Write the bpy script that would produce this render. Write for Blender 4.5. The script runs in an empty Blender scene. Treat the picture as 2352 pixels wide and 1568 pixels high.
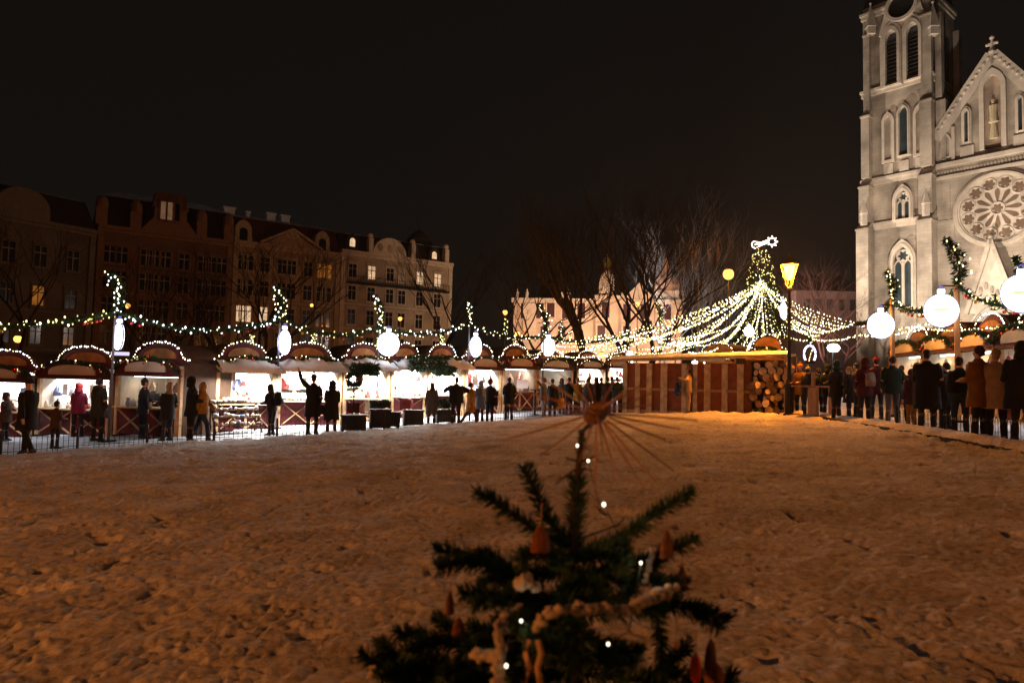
import bpy, math, random
import numpy as np
from mathutils import Vector as V, Matrix, Quaternion
random.seed(7)
R = random.random
def U(a, b): return a + (b - a) * R()
PI = math.pi
sc = bpy.context.scene
COL = sc.collection

# ------------------------------------------------------------------ camera and pixel rays (picture measured 2352 wide)
EYE = V((0, 0, 1.58))
PITCH, ROLL = math.atan(86 / 1568), math.atan(.0227)
fw = V((0, math.cos(PITCH), math.sin(PITCH)))
u0 = V((0, -math.sin(PITCH), math.cos(PITCH)))
r0 = V((1, 0, 0))
rt = r0 * math.cos(ROLL) + u0 * math.sin(ROLL)
up = u0 * math.cos(ROLL) - r0 * math.sin(ROLL)
cam = bpy.data.cameras.new('camera'); co = bpy.data.objects.new('camera', cam); COL.objects.link(co)
co.matrix_world = Matrix(((rt.x, up.x, -fw.x, EYE.x), (rt.y, up.y, -fw.y, EYE.y), (rt.z, up.z, -fw.z, EYE.z), (0, 0, 0, 1)))
cam.lens = 24; cam.sensor_width = 36; cam.clip_end = 3000; cam.clip_start = .05
cam.dof.use_dof = True; cam.dof.focus_distance = 26; cam.dof.aperture_fstop = 4.8
sc.camera = co
def ray(px, py): return fw + rt * ((px - 1176) / 1568) - up * ((py - 784) / 1568)
def P(px, py, Y):
    d = ray(px, py); return EYE + d * (Y / d.y)
def zg(x): return .052 * max(-22, min(24, x))
def G(px, py):
    d = ray(px, py); t = -EYE.z / (d.z - .052 * d.x); p = EYE + d * t
    if abs(p.x) > 22:
        t = (zg(p.x) - EYE.z) / d.z; p = EYE + d * t
    return p
def onplane(px, py, O, n):
    d = ray(px, py); return EYE + d * ((O - EYE).dot(n) / d.dot(n))

# ------------------------------------------------------------------ materials
MATS = {}
def mat(name, col, rough=.8, var=.25, scale=8, bump=.15, metal=0, spec=.3, col2=None, detail=4):
    if name in MATS: return MATS[name]
    m = bpy.data.materials.new(name); m.use_nodes = True; n = m.node_tree.nodes; l = m.node_tree.links
    b = n['Principled BSDF']; b.inputs['Roughness'].default_value = rough; b.inputs['Metallic'].default_value = metal
    b.inputs['Specular IOR Level'].default_value = spec
    tc = n.new('ShaderNodeTexCoord'); nz = n.new('ShaderNodeTexNoise'); nz.inputs['Scale'].default_value = scale; nz.inputs['Detail'].default_value = detail
    l.new(tc.outputs['Object'], nz.inputs['Vector'])
    cr = n.new('ShaderNodeValToRGB'); cr.color_ramp.elements[0].position = .3; cr.color_ramp.elements[1].position = .72
    c2 = col2 or tuple(c * (1 - var) for c in col)
    cr.color_ramp.elements[0].color = (*c2, 1); cr.color_ramp.elements[1].color = (*[min(1, c * (1 + var * .5)) for c in col], 1)
    l.new(nz.outputs['Fac'], cr.inputs['Fac']); l.new(cr.outputs['Color'], b.inputs['Base Color'])
    if bump:
        bp = n.new('ShaderNodeBump'); bp.inputs['Strength'].default_value = bump; bp.inputs['Distance'].default_value = .05
        n2 = n.new('ShaderNodeTexNoise'); n2.inputs['Scale'].default_value = scale * 4; n2.inputs['Detail'].default_value = 3
        l.new(tc.outputs['Object'], n2.inputs['Vector']); l.new(n2.outputs['Fac'], bp.inputs['Height']); l.new(bp.outputs['Normal'], b.inputs['Normal'])
    MATS[name] = m; return m
def emat(name, col, s, sample=False):
    if name in MATS: return MATS[name]
    m = bpy.data.materials.new(name); m.use_nodes = True; n = m.node_tree.nodes; l = m.node_tree.links
    n.remove(n['Principled BSDF']); e = n.new('ShaderNodeEmission'); e.inputs['Color'].default_value = (*col, 1); e.inputs['Strength'].default_value = s
    l.new(e.outputs['Emission'], n['Material Output'].inputs['Surface'])
    if not sample: m.cycles.emission_sampling = 'NONE'
    MATS[name] = m; return m
def stone_mat(name, col, bw=1.1, bh=.45, mort=.55):
    if name in MATS: return MATS[name]
    m = mat(name, col, .85, .55, .3, .3, detail=9); n = m.node_tree.nodes; l = m.node_tree.links
    b = n['Principled BSDF']; br = n.new('ShaderNodeTexBrick'); tc = [x for x in n if x.type == 'TEX_COORD'][0]
    sx = n.new('ShaderNodeSeparateXYZ'); cx = n.new('ShaderNodeCombineXYZ'); ad = n.new('ShaderNodeMath'); ad.operation = 'ADD'
    l.new(tc.outputs['Object'], sx.inputs[0]); l.new(sx.outputs[0], ad.inputs[0]); l.new(sx.outputs[1], ad.inputs[1]); l.new(ad.outputs[0], cx.inputs[0]); l.new(sx.outputs[2], cx.inputs[1])
    l.new(cx.outputs[0], br.inputs['Vector']); br.inputs['Scale'].default_value = 1; br.inputs['Brick Width'].default_value = bw; br.inputs['Row Height'].default_value = bh
    br.inputs['Mortar Size'].default_value = .03; br.inputs['Color1'].default_value = (1, 1, 1, 1); br.inputs['Color2'].default_value = (.72, .68, .66, 1); br.inputs['Mortar'].default_value = (mort, mort, mort, 1)
    mx = n.new('ShaderNodeMix'); mx.data_type = 'RGBA'; mx.blend_type = 'MULTIPLY'; mx.inputs[0].default_value = .4
    src = b.inputs['Base Color'].links[0].from_socket; l.new(src, mx.inputs[6]); l.new(br.outputs['Color'], mx.inputs[7]); l.new(mx.outputs[2], b.inputs['Base Color'])
    return m

# ------------------------------------------------------------------ mesh builder
class MB:
    def __init__(s): s.v = []; s.f = []; s.mi = []; s.m = 0; s.T = None
    def add(s, vs, fs):
        o = len(s.v)
        if s.T is not None: vs = [s.T @ V(p) for p in vs]
        s.v += [tuple(p) for p in vs]; s.f += [tuple(i + o for i in f) for f in fs]; s.mi += [s.m] * len(fs); return s
    def box(s, x0, x1, y0, y1, z0, z1):
        return s.add([(x0,y0,z0),(x1,y0,z0),(x1,y1,z0),(x0,y1,z0),(x0,y0,z1),(x1,y0,z1),(x1,y1,z1),(x0,y1,z1)],
                     [(0,3,2,1),(4,5,6,7),(0,1,5,4),(1,2,6,5),(2,3,7,6),(3,0,4,7)])
    def bar(s, a, b, w, h=None):
        a, b = V(a), V(b); h = h or w; d = (b - a).normalized(); q = d.to_track_quat('Z', 'Y').to_matrix()
        x, y = q @ V((w / 2, 0, 0)), q @ V((0, h / 2, 0))
        return s.add([a-x-y,a+x-y,a+x+y,a-x+y,b-x-y,b+x-y,b+x+y,b-x+y],[(0,3,2,1),(4,5,6,7),(0,1,5,4),(1,2,6,5),(2,3,7,6),(3,0,4,7)])
    def tube(s, pts, rad, n=6, cap=True, sy=1):
        pts = [V(p) for p in pts]; rad = rad if isinstance(rad, (list, tuple)) else [rad] * len(pts)
        vs = []; fs = []
        for i, p in enumerate(pts):
            d = (pts[min(i+1, len(pts)-1)] - pts[max(i-1, 0)])
            d = d.normalized() if d.length > 1e-9 else V((0,0,1))
            q = d.to_track_quat('Z', 'Y').to_matrix()
            for k in range(n):
                a = 2 * PI * k / n; vs.append(p + q @ V((math.cos(a) * rad[i], math.sin(a) * rad[i] * sy, 0)))
        for i in range(len(pts) - 1):
            for k in range(n): fs.append((i*n+k, i*n+(k+1)%n, (i+1)*n+(k+1)%n, (i+1)*n+k))
        if cap: fs.append(tuple(range(n-1, -1, -1))); fs.append(tuple((len(pts)-1)*n+k for k in range(n)))
        return s.add(vs, fs)
    def rings(s, rs, n=14):     # (cx, cy, z, rx, ry)
        vs = []; fs = []
        for (cx, cy, z, rx, ry) in rs:
            for k in range(n):
                a = 2 * PI * k / n; vs.append((cx + math.cos(a) * rx, cy + math.sin(a) * ry, z))
        for i in range(len(rs) - 1):
            for k in range(n): fs.append((i*n+k, i*n+(k+1)%n, (i+1)*n+(k+1)%n, (i+1)*n+k))
        fs.append(tuple(range(n-1, -1, -1))); fs.append(tuple((len(rs)-1)*n+k for k in range(n)))
        return s.add(vs, fs)
    def ball(s, c, r, n=8, m=5, sc_=(1,1,1), jit=0):
        c = V(c); vs = [c + V((0,0,-r*sc_[2]))]
        for i in range(1, m):
            t = PI * i / m
            for k in range(n):
                a = 2 * PI * k / n; rr = r * (1 + jit * (R() - .5))
                vs.append(c + V((math.sin(t)*math.cos(a)*rr*sc_[0], math.sin(t)*math.sin(a)*rr*sc_[1], -math.cos(t)*rr*sc_[2])))
        vs.append(c + V((0,0,r*sc_[2]))); fs = []
        for k in range(n): fs.append((0, 1+(k+1)%n, 1+k))
        for i in range(m - 2):
            for k in range(n): fs.append((1+i*n+k, 1+i*n+(k+1)%n, 1+(i+1)*n+(k+1)%n, 1+(i+1)*n+k))
        for k in range(n): fs.append((1+(m-2)*n+k, 1+(m-2)*n+(k+1)%n, len(vs)-1))
        return s.add(vs, fs)
    def prism(s, poly, y0, y1):     # poly in x-z, extruded along y (y0 the visible front)
        n = len(poly); vs = [(x, y0, z) for x, z in poly] + [(x, y1, z) for x, z in poly]
        fs = [tuple(range(n)), tuple(range(2*n-1, n-1, -1))] + [(i, i+n, (i+1)%n+n, (i+1)%n) for i in range(n)]
        return s.add(vs, fs)
    def frame(s, outer, inner, y0, y1):   # ring between two polygons of equal count
        n = len(outer); vs = [(x,y0,z) for x,z in outer]+[(x,y0,z) for x,z in inner]+[(x,y1,z) for x,z in outer]+[(x,y1,z) for x,z in inner]; fs = []
        for i in range(n):
            j = (i+1) % n; fs += [(i,j,n+j,n+i), (n+i,n+j,3*n+j,3*n+i), (j,i,2*n+i,2*n+j)]
        return s.add(vs, fs)
    def build(s, name, mats, parent=None, smooth=False, loc=None):
        me = bpy.data.meshes.new(name); me.from_pydata(s.v, [], s.f)
        for m in (mats if isinstance(mats, (list, tuple)) else [mats]): me.materials.append(m)
        if any(s.mi): me.polygons.foreach_set('material_index', s.mi)
        if smooth: me.polygons.foreach_set('use_smooth', [True] * len(me.polygons))
        me.update(); return link(name, me, parent, loc)
def link(name, data, parent=None, loc=None):
    o = bpy.data.objects.new(name, data); COL.objects.link(o)
    if parent: o.parent = parent
    if loc is not None: o.location = loc
    return o
def tag(o, label, cat, group=None, kind=None):
    o['label'] = label; o['category'] = cat
    if group: o['group'] = group
    if kind: o['kind'] = kind
    return o
def thing(name, label, cat, loc=(0,0,0), rz=0, group=None):
    o = bpy.data.objects.new(name, None); COL.objects.link(o); o.location = loc; o.rotation_euler = (0,0,rz); o.empty_display_size = .1
    return tag(o, label, cat, group)
def struct(o): o['kind'] = 'structure'; return o
def lamp(kind, loc, power, col, size=.1, target=None, cone=None, blend=.5, sx=None, sy=None):
    L = bpy.data.lights.new('lamp_light', kind); L.energy = power; L.color = col
    if kind == 'AREA': L.shape = 'RECTANGLE'; L.size = sx; L.size_y = sy
    else: L.shadow_soft_size = size
    if kind == 'SPOT': L.spot_size = cone; L.spot_blend = blend
    o = bpy.data.objects.new('lamp_light', L); COL.objects.link(o); o.location = loc
    if target is not None: o.rotation_euler = (V(target) - V(loc)).to_track_quat('-Z', 'Y').to_euler()
    return o

SODIUM = (1, .31, .025)
M = dict(
    maroon=mat('maroon_boards', (.095,.014,.018), .7, .3, 5), pine=mat('pale_pine', (.55,.36,.19), .7, .25, 6), darkwood=mat('dark_wood', (.07,.035,.018), .8, .3, 6),
    cream=mat('cream_boards', (.72,.62,.48), .7, .12, 4), orangewood=mat('orange_wood', (.42,.2,.07), .7, .35, 4), snow=mat('roof_snow', (.82,.84,.88), .9, .12, 3, .4),
    iron=mat('black_iron', (.015,.015,.017), .5, .2, 10, .05, .6), steel=mat('grey_steel', (.3,.3,.3), .5, .2, 10, .05, .5),
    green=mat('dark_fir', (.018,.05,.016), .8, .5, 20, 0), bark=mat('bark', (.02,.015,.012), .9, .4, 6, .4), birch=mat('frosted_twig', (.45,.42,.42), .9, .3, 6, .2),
    gold=mat('gold_bauble', (.6,.35,.05), .3, .1, 6, 0, .8), red=mat('red_bauble', (.5,.015,.01), .3, .1, 6, 0, 0, .6), white=mat('white_paint', (.78,.78,.78), .5, .08, 6, .03),
)
BW = emat('warm_bulb', (1, .84, .55), 7); BY = emat('yellow_bulb', (1, .84, .3), 2.6); BC = emat('cool_bulb', (.86, .9, 1), 9); BR = emat('red_bulb', (1, .04, .01), 2.2)
def bulbmesh(m, r):
    b = MB(); b.ball((0,0,0), r, 6, 4, (.85,.85,1.25)); me = bpy.data.meshes.new('bulb'); me.from_pydata(b.v, [], b.f); me.materials.append(m); return me
BM = {k: bulbmesh(m, .024) for k, m in (('w', BW), ('y', BY), ('c', BC), ('r', BR))}
def bulb(parent, p, k, s=1.0):
    o = link('bulb', BM[k], parent, p)
    if s != 1: o.scale = (s, s, s)
    return o

# ------------------------------------------------------------------ world: a night sky with a faint city glow
w = bpy.data.worlds.new("World"); sc.world = w; w.use_nodes = True
n = w.node_tree.nodes; l = w.node_tree.links; bg = n['Background']; tc = n.new('ShaderNodeTexCoord'); sp = n.new('ShaderNodeSeparateXYZ'); cr = n.new('ShaderNodeValToRGB')
l.new(tc.outputs['Generated'], sp.inputs[0]); l.new(sp.outputs[2], cr.inputs[0]); l.new(cr.outputs[0], bg.inputs[0])
cr.color_ramp.elements[0].color = (.006,.0052,.0043,1); cr.color_ramp.elements[0].position = .02
cr.color_ramp.elements[1].color = (.0044,.0039,.0034,1); cr.color_ramp.elements[1].position = .6
sky_tex = n.new('ShaderNodeTexSky'); sky_tex.sky_type = 'NISHITA'; sky_tex.sun_disc = False; sky_tex.sun_elevation = math.radians(-6); sky_tex.sun_rotation = math.radians(200)
mx = n.new('ShaderNodeMix'); mx.data_type = 'RGBA'; mx.blend_type = 'ADD'; mx.inputs[0].default_value = .004
l.new(cr.outputs[0], mx.inputs[6]); l.new(sky_tex.outputs[0], mx.inputs[7]); l.new(mx.outputs[2], bg.inputs[0]); bg.inputs[1].default_value = 1
#added soft sun lamp: very faint overhead fill for roofs and snow
L = bpy.data.lights.new('fill_sun', 'SUN'); L.energy = .016; L.angle = math.radians(8); L.color = (.75,.82,1); o = bpy.data.objects.new('fill_sun', L); COL.objects.link(o); o.rotation_euler = (math.radians(40), 0, math.radians(-30))

# ------------------------------------------------------------------ ground, lawn, walkway
def vnoise(x, y, s, seed):
    x = x / s + seed * 17.3; y = y / s + seed * 9.1
    xi = np.floor(x).astype(np.int64); yi = np.floor(y).astype(np.int64); fx = x - xi; fy = y - yi
    def h(a, b):
        k = (a * 374761393 + b * 668265263 + seed * 1442695) & 0x7fffffff; k = ((k ^ (k >> 13)) * 1274126177) & 0x7fffffff; return ((k ^ (k >> 16)) & 0xffff) / 65535.
    fx = fx*fx*(3-2*fx); fy = fy*fy*(3-2*fy)
    return (h(xi,yi)*(1-fx)+h(xi+1,yi)*fx)*(1-fy)+(h(xi,yi+1)*(1-fx)+h(xi+1,yi+1)*fx)*fy
def worley(x, y, s, seed):
    x = x / s; y = y / s; xi = np.floor(x).astype(np.int64); yi = np.floor(y).astype(np.int64); acc = np.zeros(x.shape)
    def h(a, b, q):
        k = (a * 374761393 + b * 668265263 + (seed + q) * 1442695) & 0x7fffffff; k = ((k ^ (k >> 13)) * 1274126177) & 0x7fffffff; return ((k ^ (k >> 16)) & 0xffff) / 65535.
    for i in (-1, 0, 1):
        for j in (-1, 0, 1):
            a, b = xi + i, yi + j; dx = a + h(a, b, 1) - x; dy = b + h(a, b, 2) - y; sz = .55 + .75 * h(a, b, 3); acc += np.exp(-(dx*dx+dy*dy) / (.16 * sz * sz)) * (.4 + .6 * h(a, b, 4))
    return acc
def snow_ground():
    m = mat('lawn_snow', (.76,.72,.7), .85, .3, 1.2, 0, 0, .25, (.5,.46,.42)); n = m.node_tree.nodes; l = m.node_tree.links; b = n['Principled BSDF']
    tc = [x for x in n if x.type == 'TEX_COORD'][0]; nz = n.new('ShaderNodeTexNoise'); nz.inputs['Scale'].default_value = 14; nz.inputs['Detail'].default_value = 6; nz.inputs['Roughness'].default_value = .7
    bp = n.new('ShaderNodeBump'); bp.inputs['Strength'].default_value = .9; bp.inputs['Distance'].default_value = .02
    l.new(tc.outputs['Object'], nz.inputs['Vector']); l.new(nz.outputs['Fac'], bp.inputs['Height']); l.new(bp.outputs['Normal'], b.inputs['Normal'])
    # soil and grass showing through where the snow was trodden away
    n3 = n.new('ShaderNodeTexNoise'); n3.inputs['Scale'].default_value = 1.1; n3.inputs['Detail'].default_value = 7; n3.inputs['Roughness'].default_value = .68; mp = n.new('ShaderNodeMapping'); mp.inputs['Scale'].default_value = (1, 1.6, 1)
    l.new(tc.outputs['Object'], mp.inputs[0]); l.new(mp.outputs[0], n3.inputs['Vector']); cr = n.new('ShaderNodeValToRGB'); cr.color_ramp.elements[0].position = .66; cr.color_ramp.elements[1].position = .72
    l.new(n3.outputs['Fac'], cr.inputs[0]); mx = n.new('ShaderNodeMix'); mx.data_type = 'RGBA'; l.new(cr.outputs[0], mx.inputs[0])
    l.new(b.inputs['Base Color'].links[0].from_socket, mx.inputs[6]); mx.inputs[7].default_value = (.09,.07,.045,1); n4 = n.new('ShaderNodeTexNoise'); n4.inputs['Scale'].default_value = 16; n4.inputs['Detail'].default_value = 5; n4.inputs['Roughness'].default_value = .65; l.new(tc.outputs['Object'], n4.inputs['Vector'])
    c4 = n.new('ShaderNodeValToRGB'); c4.color_ramp.elements[0].position = .36; c4.color_ramp.elements[1].position = .56; c4.color_ramp.elements[0].color = (.66,.6,.53,1); c4.color_ramp.elements[1].color = (1,1,1,1); l.new(n4.outputs['Fac'], c4.inputs[0])
    m4 = n.new('ShaderNodeMix'); m4.data_type = 'RGBA'; m4.blend_type = 'MULTIPLY'; m4.inputs[0].default_value = 1; l.new(mx.outputs[2], m4.inputs[6]); l.new(c4.outputs[0], m4.inputs[7]); l.new(m4.outputs[2], b.inputs['Base Color'])
    return m
SNOW = snow_ground()
edge_px = [(-420,1098),(-200,1072),(0,1050),(240,1028),(500,1014),(760,999),(1000,979),(1240,961),(1430,952),(1575,950),(1750,953),(1880,962),(1990,983),(2120,1005),(2250,1030),(2352,1050),(2560,1110),(2900,1215)]
EDGE = [G(*p) for p in edge_px]
es = np.array([p.x / p.y for p in EDGE]); ey = np.array([p.y for p in EDGE])
def lawn():
    nc, nr = 1150, 560
    s = np.linspace(-1.02, 1.02, nc); yf = np.interp(s, es, ey)
    yf = yf * (1 + .012 * np.sin(s * 90) + .01 * np.sin(s * 213 + 1))
    t = np.linspace(0, 1, nr)[:, None]; Y = 1.6 * (yf[None, :] / 1.6) ** t; X = s[None, :] * Y
    lump = np.abs(vnoise(X, Y, .11, 3) - .5) * 2; l2 = vnoise(X, Y, .055, 5); l3 = vnoise(X, Y, .4, 8); l4 = vnoise(X, Y, 1.7, 11); l5 = vnoise(X, Y, .2, 19)
    wx = X + .03 * (vnoise(X, Y, .09, 31) - .5); wy = Y + .03 * (vnoise(X, Y, .09, 37) - .5); Z = .012 * lump + .01 * l2 + .03 * l3 + .08 * l4 + .03 * np.maximum(0, l5 - .45) + .016 * worley(wx, wy, .065, 5) * (.35 + 1.1*vnoise(X, Y, .45, 41)) + .02 * worley(wx, wy, .14, 9) - .06 * np.clip((vnoise(X, Y, .28, 61) - .79) * 5, 0, 1)
    hole = np.clip((vnoise(X, Y, .33, 23) - .86) * 6, 0, 1); Z -= .05 * hole
    Z += .052 * X + .02
    Z -= np.where(t > .993, .14, 0)
    v = np.stack([X, Y, Z], -1).reshape(-1, 3).astype(np.float32)
    i = np.arange(nr - 1)[:, None] * nc + np.arange(nc - 1)[None, :]; f = np.stack([i, i + 1, i + nc + 1, i + nc], -1).reshape(-1, 4).astype(np.int32)
    me = bpy.data.meshes.new('lawn'); me.vertices.add(len(v)); me.vertices.foreach_set('co', v.ravel()); me.loops.add(f.size); me.loops.foreach_set('vertex_index', f.ravel())
    me.polygons.add(len(f)); me.polygons.foreach_set('loop_start', np.arange(0, f.size, 4, dtype=np.int32)); me.polygons.foreach_set('loop_total', np.full(len(f), 4, np.int32))
    me.polygons.foreach_set('use_smooth', np.ones(len(f), bool)); me.update(); me.materials.append(SNOW); struct(link('lawn', me))
lawn()
PAVE = mat('trodden_paving', (.42,.43,.46), .6, .45, 1.5, .4, 0, .4, (.14,.14,.15), 8)
def ground():
    b = MB(); xs = [-240,-120,-60,-22,0,24,60,120,240]; ys = [-60,-6,1.4,14,30,60,110,200,330]
    vs = [(x, y, zg(x) - .03) for y in ys for x in xs]; k = len(xs)
    b.add(vs, [(j*k+i, j*k+i+1, (j+1)*k+i+1, (j+1)*k+i) for j in range(len(ys)-1) for i in range(k-1)]); struct(b.build('ground', PAVE))
ground()
# snowy verge outside the kerb on the church side, and the dark kerb line
def strip(name, m, A, B, z, zc=None, wob=0):
    b = MB(); k = len(A); vs = []
    for p, q in zip(A, B):
        for j in range(5):
            r = p.lerp(q, j / 4); vs.append((r.x + U(-wob, wob), r.y + U(-wob, wob), zg(r.x) + z * (math.sin(j / 4 * PI) ** .6 if 0 < j < 4 else 0) + .0 + U(0, wob) - .02))
    b.add(vs, [(i*5+j, i*5+j+1, (i+1)*5+j+1, (i+1)*5+j) for i in range(k-1) for j in range(4)]); return struct(b.build(name, m, None, True))
def poly_pts(pp, n):
    P_ = [G(*p) for p in pp]; out = []
    for a, b in zip(P_[:-1], P_[1:]):
        for i in range(n): out.append(a.lerp(b, i / n))
    return out + [P_[-1]]
kl = poly_pts([(1790,952),(1880,962),(1990,983),(2120,1006),(2250,1031),(2352,1051),(2560,1112)], 16)
ko = poly_pts([(1800,946),(1884,953),(1998,968),(2130,986),(2262,1006),(2366,1024),(2575,1080)], 16)
strip('verge', SNOW, kl, ko, .17, wob=.03)
kb = MB()
for a, b in zip(kl[6:-1], kl[7:]):
    if R() < .8: kb.bar(a + V((0,0,.03+U(0,.03))), b + V((0,0,.03+U(0,.03))), .16 + U(-.04,.06), .1)
struct(kb.build('kerb', mat('dark_kerb', (.05,.045,.04), .9, .4, 5)))

# ------------------------------------------------------------------ facade frames: u along the wall, v out of it, z up
class Frame:
    def __init__(s, a, b):
        a, b = V((a.x, a.y, 0)), V((b.x, b.y, 0)); s.O = a; s.d = (b - a).normalized(); s.n = V((s.d.y, -s.d.x, 0)); s.len = (b - a).length
        if s.n.dot(EYE - a) < 0: s.n = -s.n
        s.rz = math.atan2(s.d.y, s.d.x)   # local x = d, local -y = n
    def uz(s, px, py):
        p = onplane(px, py, s.O, s.n); return ((p - s.O).dot(s.d), p.z)
def arch_poly(u, z0, zs, w, pointed=True, n=7):    # outline of an arched opening, spring height zs
    h = w / 2; pts = [(u - h, z0), (u + h, z0)]
    if pointed:
        pts += [(u - h + w * math.cos(a), zs + w * math.sin(a)) for a in [PI / 3 * i / n for i in range(n + 1)]]
        pts += [(u + h - w * math.cos(a), zs + w * math.sin(a)) for a in [PI / 3 * i / n for i in range(n - 1, -1, -1)]]
    else: pts += [(u + h * math.cos(a), zs + h * math.sin(a)) for a in [PI * i / (2*n) for i in range(2*n + 1)]]
    return pts
def plaster(name, c): return mat(name, c, .85, .35, .35, .3)
PANE = mat('dark_glass', (.012,.012,.014), .15, .2, 2, 0, 0, .6)
def window(parent, u, z, w, h, trim, pane=None, y=0, arched=False, bars=True, hood=True):
    b = MB(); t = .16
    if arched: b.frame(arch_poly(u, z-t, z+h-w/2, w+2*t, False), arch_poly(u, z, z+h-w/2, w, False), y-.16, y+.02)
    else: b.frame([(u-w/2-t,z-t),(u+w/2+t,z-t),(u+w/2+t,z+h+t),(u-w/2-t,z+h+t)], [(u-w/2,z),(u+w/2,z),(u+w/2,z+h),(u-w/2,z+h)], y-.16, y+.02)
    if hood and not arched: b.box(u-w/2-.3,u+w/2+.3,y-.34,y-.002,z+h+t+.05,z+h+t+.22)
    b.box(u-w/2-.25,u+w/2+.25,y-.3,y-.004,z-t-.14,z-t-.01)
    fr = b.build('window', trim, parent)
    p = MB()
    if arched: p.prism(arch_poly(u, z, z+h-w/2, w, False), y-.03, y+.01)
    else: p.box(u-w/2,u+w/2,y-.03,y+.01,z,z+h)
    p.build('pane', pane or PANE, fr)
    if bars:
        q = MB(); q.box(u-.05,u+.05,y-.09,y-.035,z,z+h-(w/3 if arched else 0)); q.box(u-w/2+.01,u-.052,y-.09,y-.035,z+h*.64,z+h*.7); q.box(u+.052,u+w/2-.01,y-.09,y-.035,z+h*.64,z+h*.7)
        q.build('glazing_bar', mat('window_bar', (.3,.25,.2), .6), fr)
    return fr
def lit(name, col, s):
    if name in MATS: return MATS[name]
    m = emat(name, col, s); n = m.node_tree.nodes; l = m.node_tree.links; e = [x for x in n if x.type == 'EMISSION'][0]
    tc = n.new('ShaderNodeTexCoord'); nz = n.new('ShaderNodeTexNoise'); nz.inputs['Scale'].default_value = 1.7; mr = n.new('ShaderNodeMapRange'); mr.inputs[3].default_value = s * .35; mr.inputs[4].default_value = s * 1.5
    l.new(tc.outputs['Object'], nz.inputs['Vector']); l.new(nz.outputs['Fac'], mr.inputs[0]); l.new(mr.outputs[0], e.inputs['Strength']); return m
LW = lit('lit_window_warm', (1, .64, .36), .85); LO = lit('lit_window_orange', (1, .33, .05), .25); LB = lit('lit_window_blue', (.5, .55, .8), .12); LD = lit('lit_window_dim', (1,.5,.25), .14)
SLATE = mat('dark_slate', (.03,.02,.018), .8, .4, 2); REDTILE = mat('dark_red_tile', (.075,.018,.012), .85, .35, 3, .5); RSNOW = mat('thin_roof_snow', (.75,.75,.78), .9, .35, .8, .2)
def roof_block(u0, u1, ze, zt, zr, D, inset=2.2, mtop=None):
    lower = MB(); lower.add([(u0,.0,ze),(u1,.0,ze),(u1-.3,inset,zt),(u0+.3,inset,zt),(u0,D,ze),(u1,D,ze),(u1-.3,D-inset,zt),(u0+.3,D-inset,zt)],
                           [(0,1,2,3),(5,4,7,6),(4,0,3,7),(1,5,6,2),(0,4,5,1)])
    top = MB(); top.add([(u0+.3,inset-.25,zt+.02),(u1-.3,inset-.25,zt+.02),(u1-2.5,D/2,zr),(u0+2.5,D/2,zr),(u0+.3,D-inset,zt+.02),(u1-.3,D-inset,zt+.02)],
                       [(0,1,2,3),(5,4,3,2),(4,0,3),(1,5,2),(0,4,5,1)])
    return lower, top
row = Frame(P(207, 800, 80), P(1035, 800, 108))
D = 14
def Ru(px): return row.uz(px, 800)[0]
def Rz(px, py): return row.uz(px, py)[1]
def building(label, px0, px1, wall, eave, mtop, ridge, zs, cols, roofm, wins=(), trim=None, frames=row, ground_arch=True, special=None):
    u0, u1 = frames.uz(px0, 800)[0], frames.uz(px1, 800)[0]
    t = thing('apartment_building', label, 'building', frames.O, frames.rz)
    b = MB(); b.box(u0 + .02, u1 - .02, 0, D, -3, eave); b.build('wall', wall, t)
    c = MB(); c.box(u0+.04, u1-.04, -.55, -.003, eave-.35, eave+.05); c.box(u0+.04, u1-.04, -.3, -.004, eave-.75, eave-.36); c.build('cornice', trim, t)
    c = MB()
    for z in zs[1:3]: c.box(u0+.05, u1-.05, -.22, -.005, z-.75, z-.5)
    c.build('string_course', trim, t)
    lo, tp = roof_block(u0, u1, eave + .06, mtop, ridge, D); r = lo.build('roof', roofm, t); tp.build('snow_cover', RSNOW, r)
    litc = {}
    for (px, py, m_) in wins: uu, zz = frames.uz(px, py); litc[(uu, zz)] = m_
    for z, h in zip(zs, [2.2, 2.1, 2.0, 1.9, 1.9, 1.8][:len(zs)]):
        for cpx in cols:
            uu = frames.uz(cpx, 800)[0]; m_ = None
            for (a, c_), mm in litc.items():
                if abs(a - uu) < .8 and abs(c_ - (z + h / 2)) < 1.7: m_ = mm
            window(t, uu, z, 1.15, h, trim, m_ if m_ else PANE)
    for xa in (u0+.06, u1-.7): pil = MB(); pil.box(xa, xa+.64, -.2, -.006, -1, eave-.76); pil.build('pilaster', trim, t)
    return t, u0, u1
def dormer(t, px, py, w, h, m, pm, fr=row):
    u, z = fr.uz(px, py); b = MB(); b.prism([(u-w/2-.2,z-h/2),(u+w/2+.2,z-h/2),(u+w/2,z+h*.35),(u+w*.3,z+h*.55),(u,z+h*.66),(u-w*.3,z+h*.55),(u-w/2,z+h*.35)], -.1, 2.2)
    d = b.build('dormer', m, t); q = MB(); q.prism(arch_poly(u, z-h*.3, z+h*.12, w*.5, False, 5), -.14, -.101); q.build('pane', pm, d)
def chimney(t, px, py, w, h, fr=row, m=None):
    u, z = fr.uz(px, py); b = MB(); b.box(u-w/2,u+w/2,5.5,6.9,z-3.5,z+h/2); b.box(u-w/2-.1,u+w/2+.1,5.4,7.0,z+h/2-.2,z+h/2+.02); b.build('chimney', m or mat('white_chimney', (.8,.78,.76), .9), t)
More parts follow.
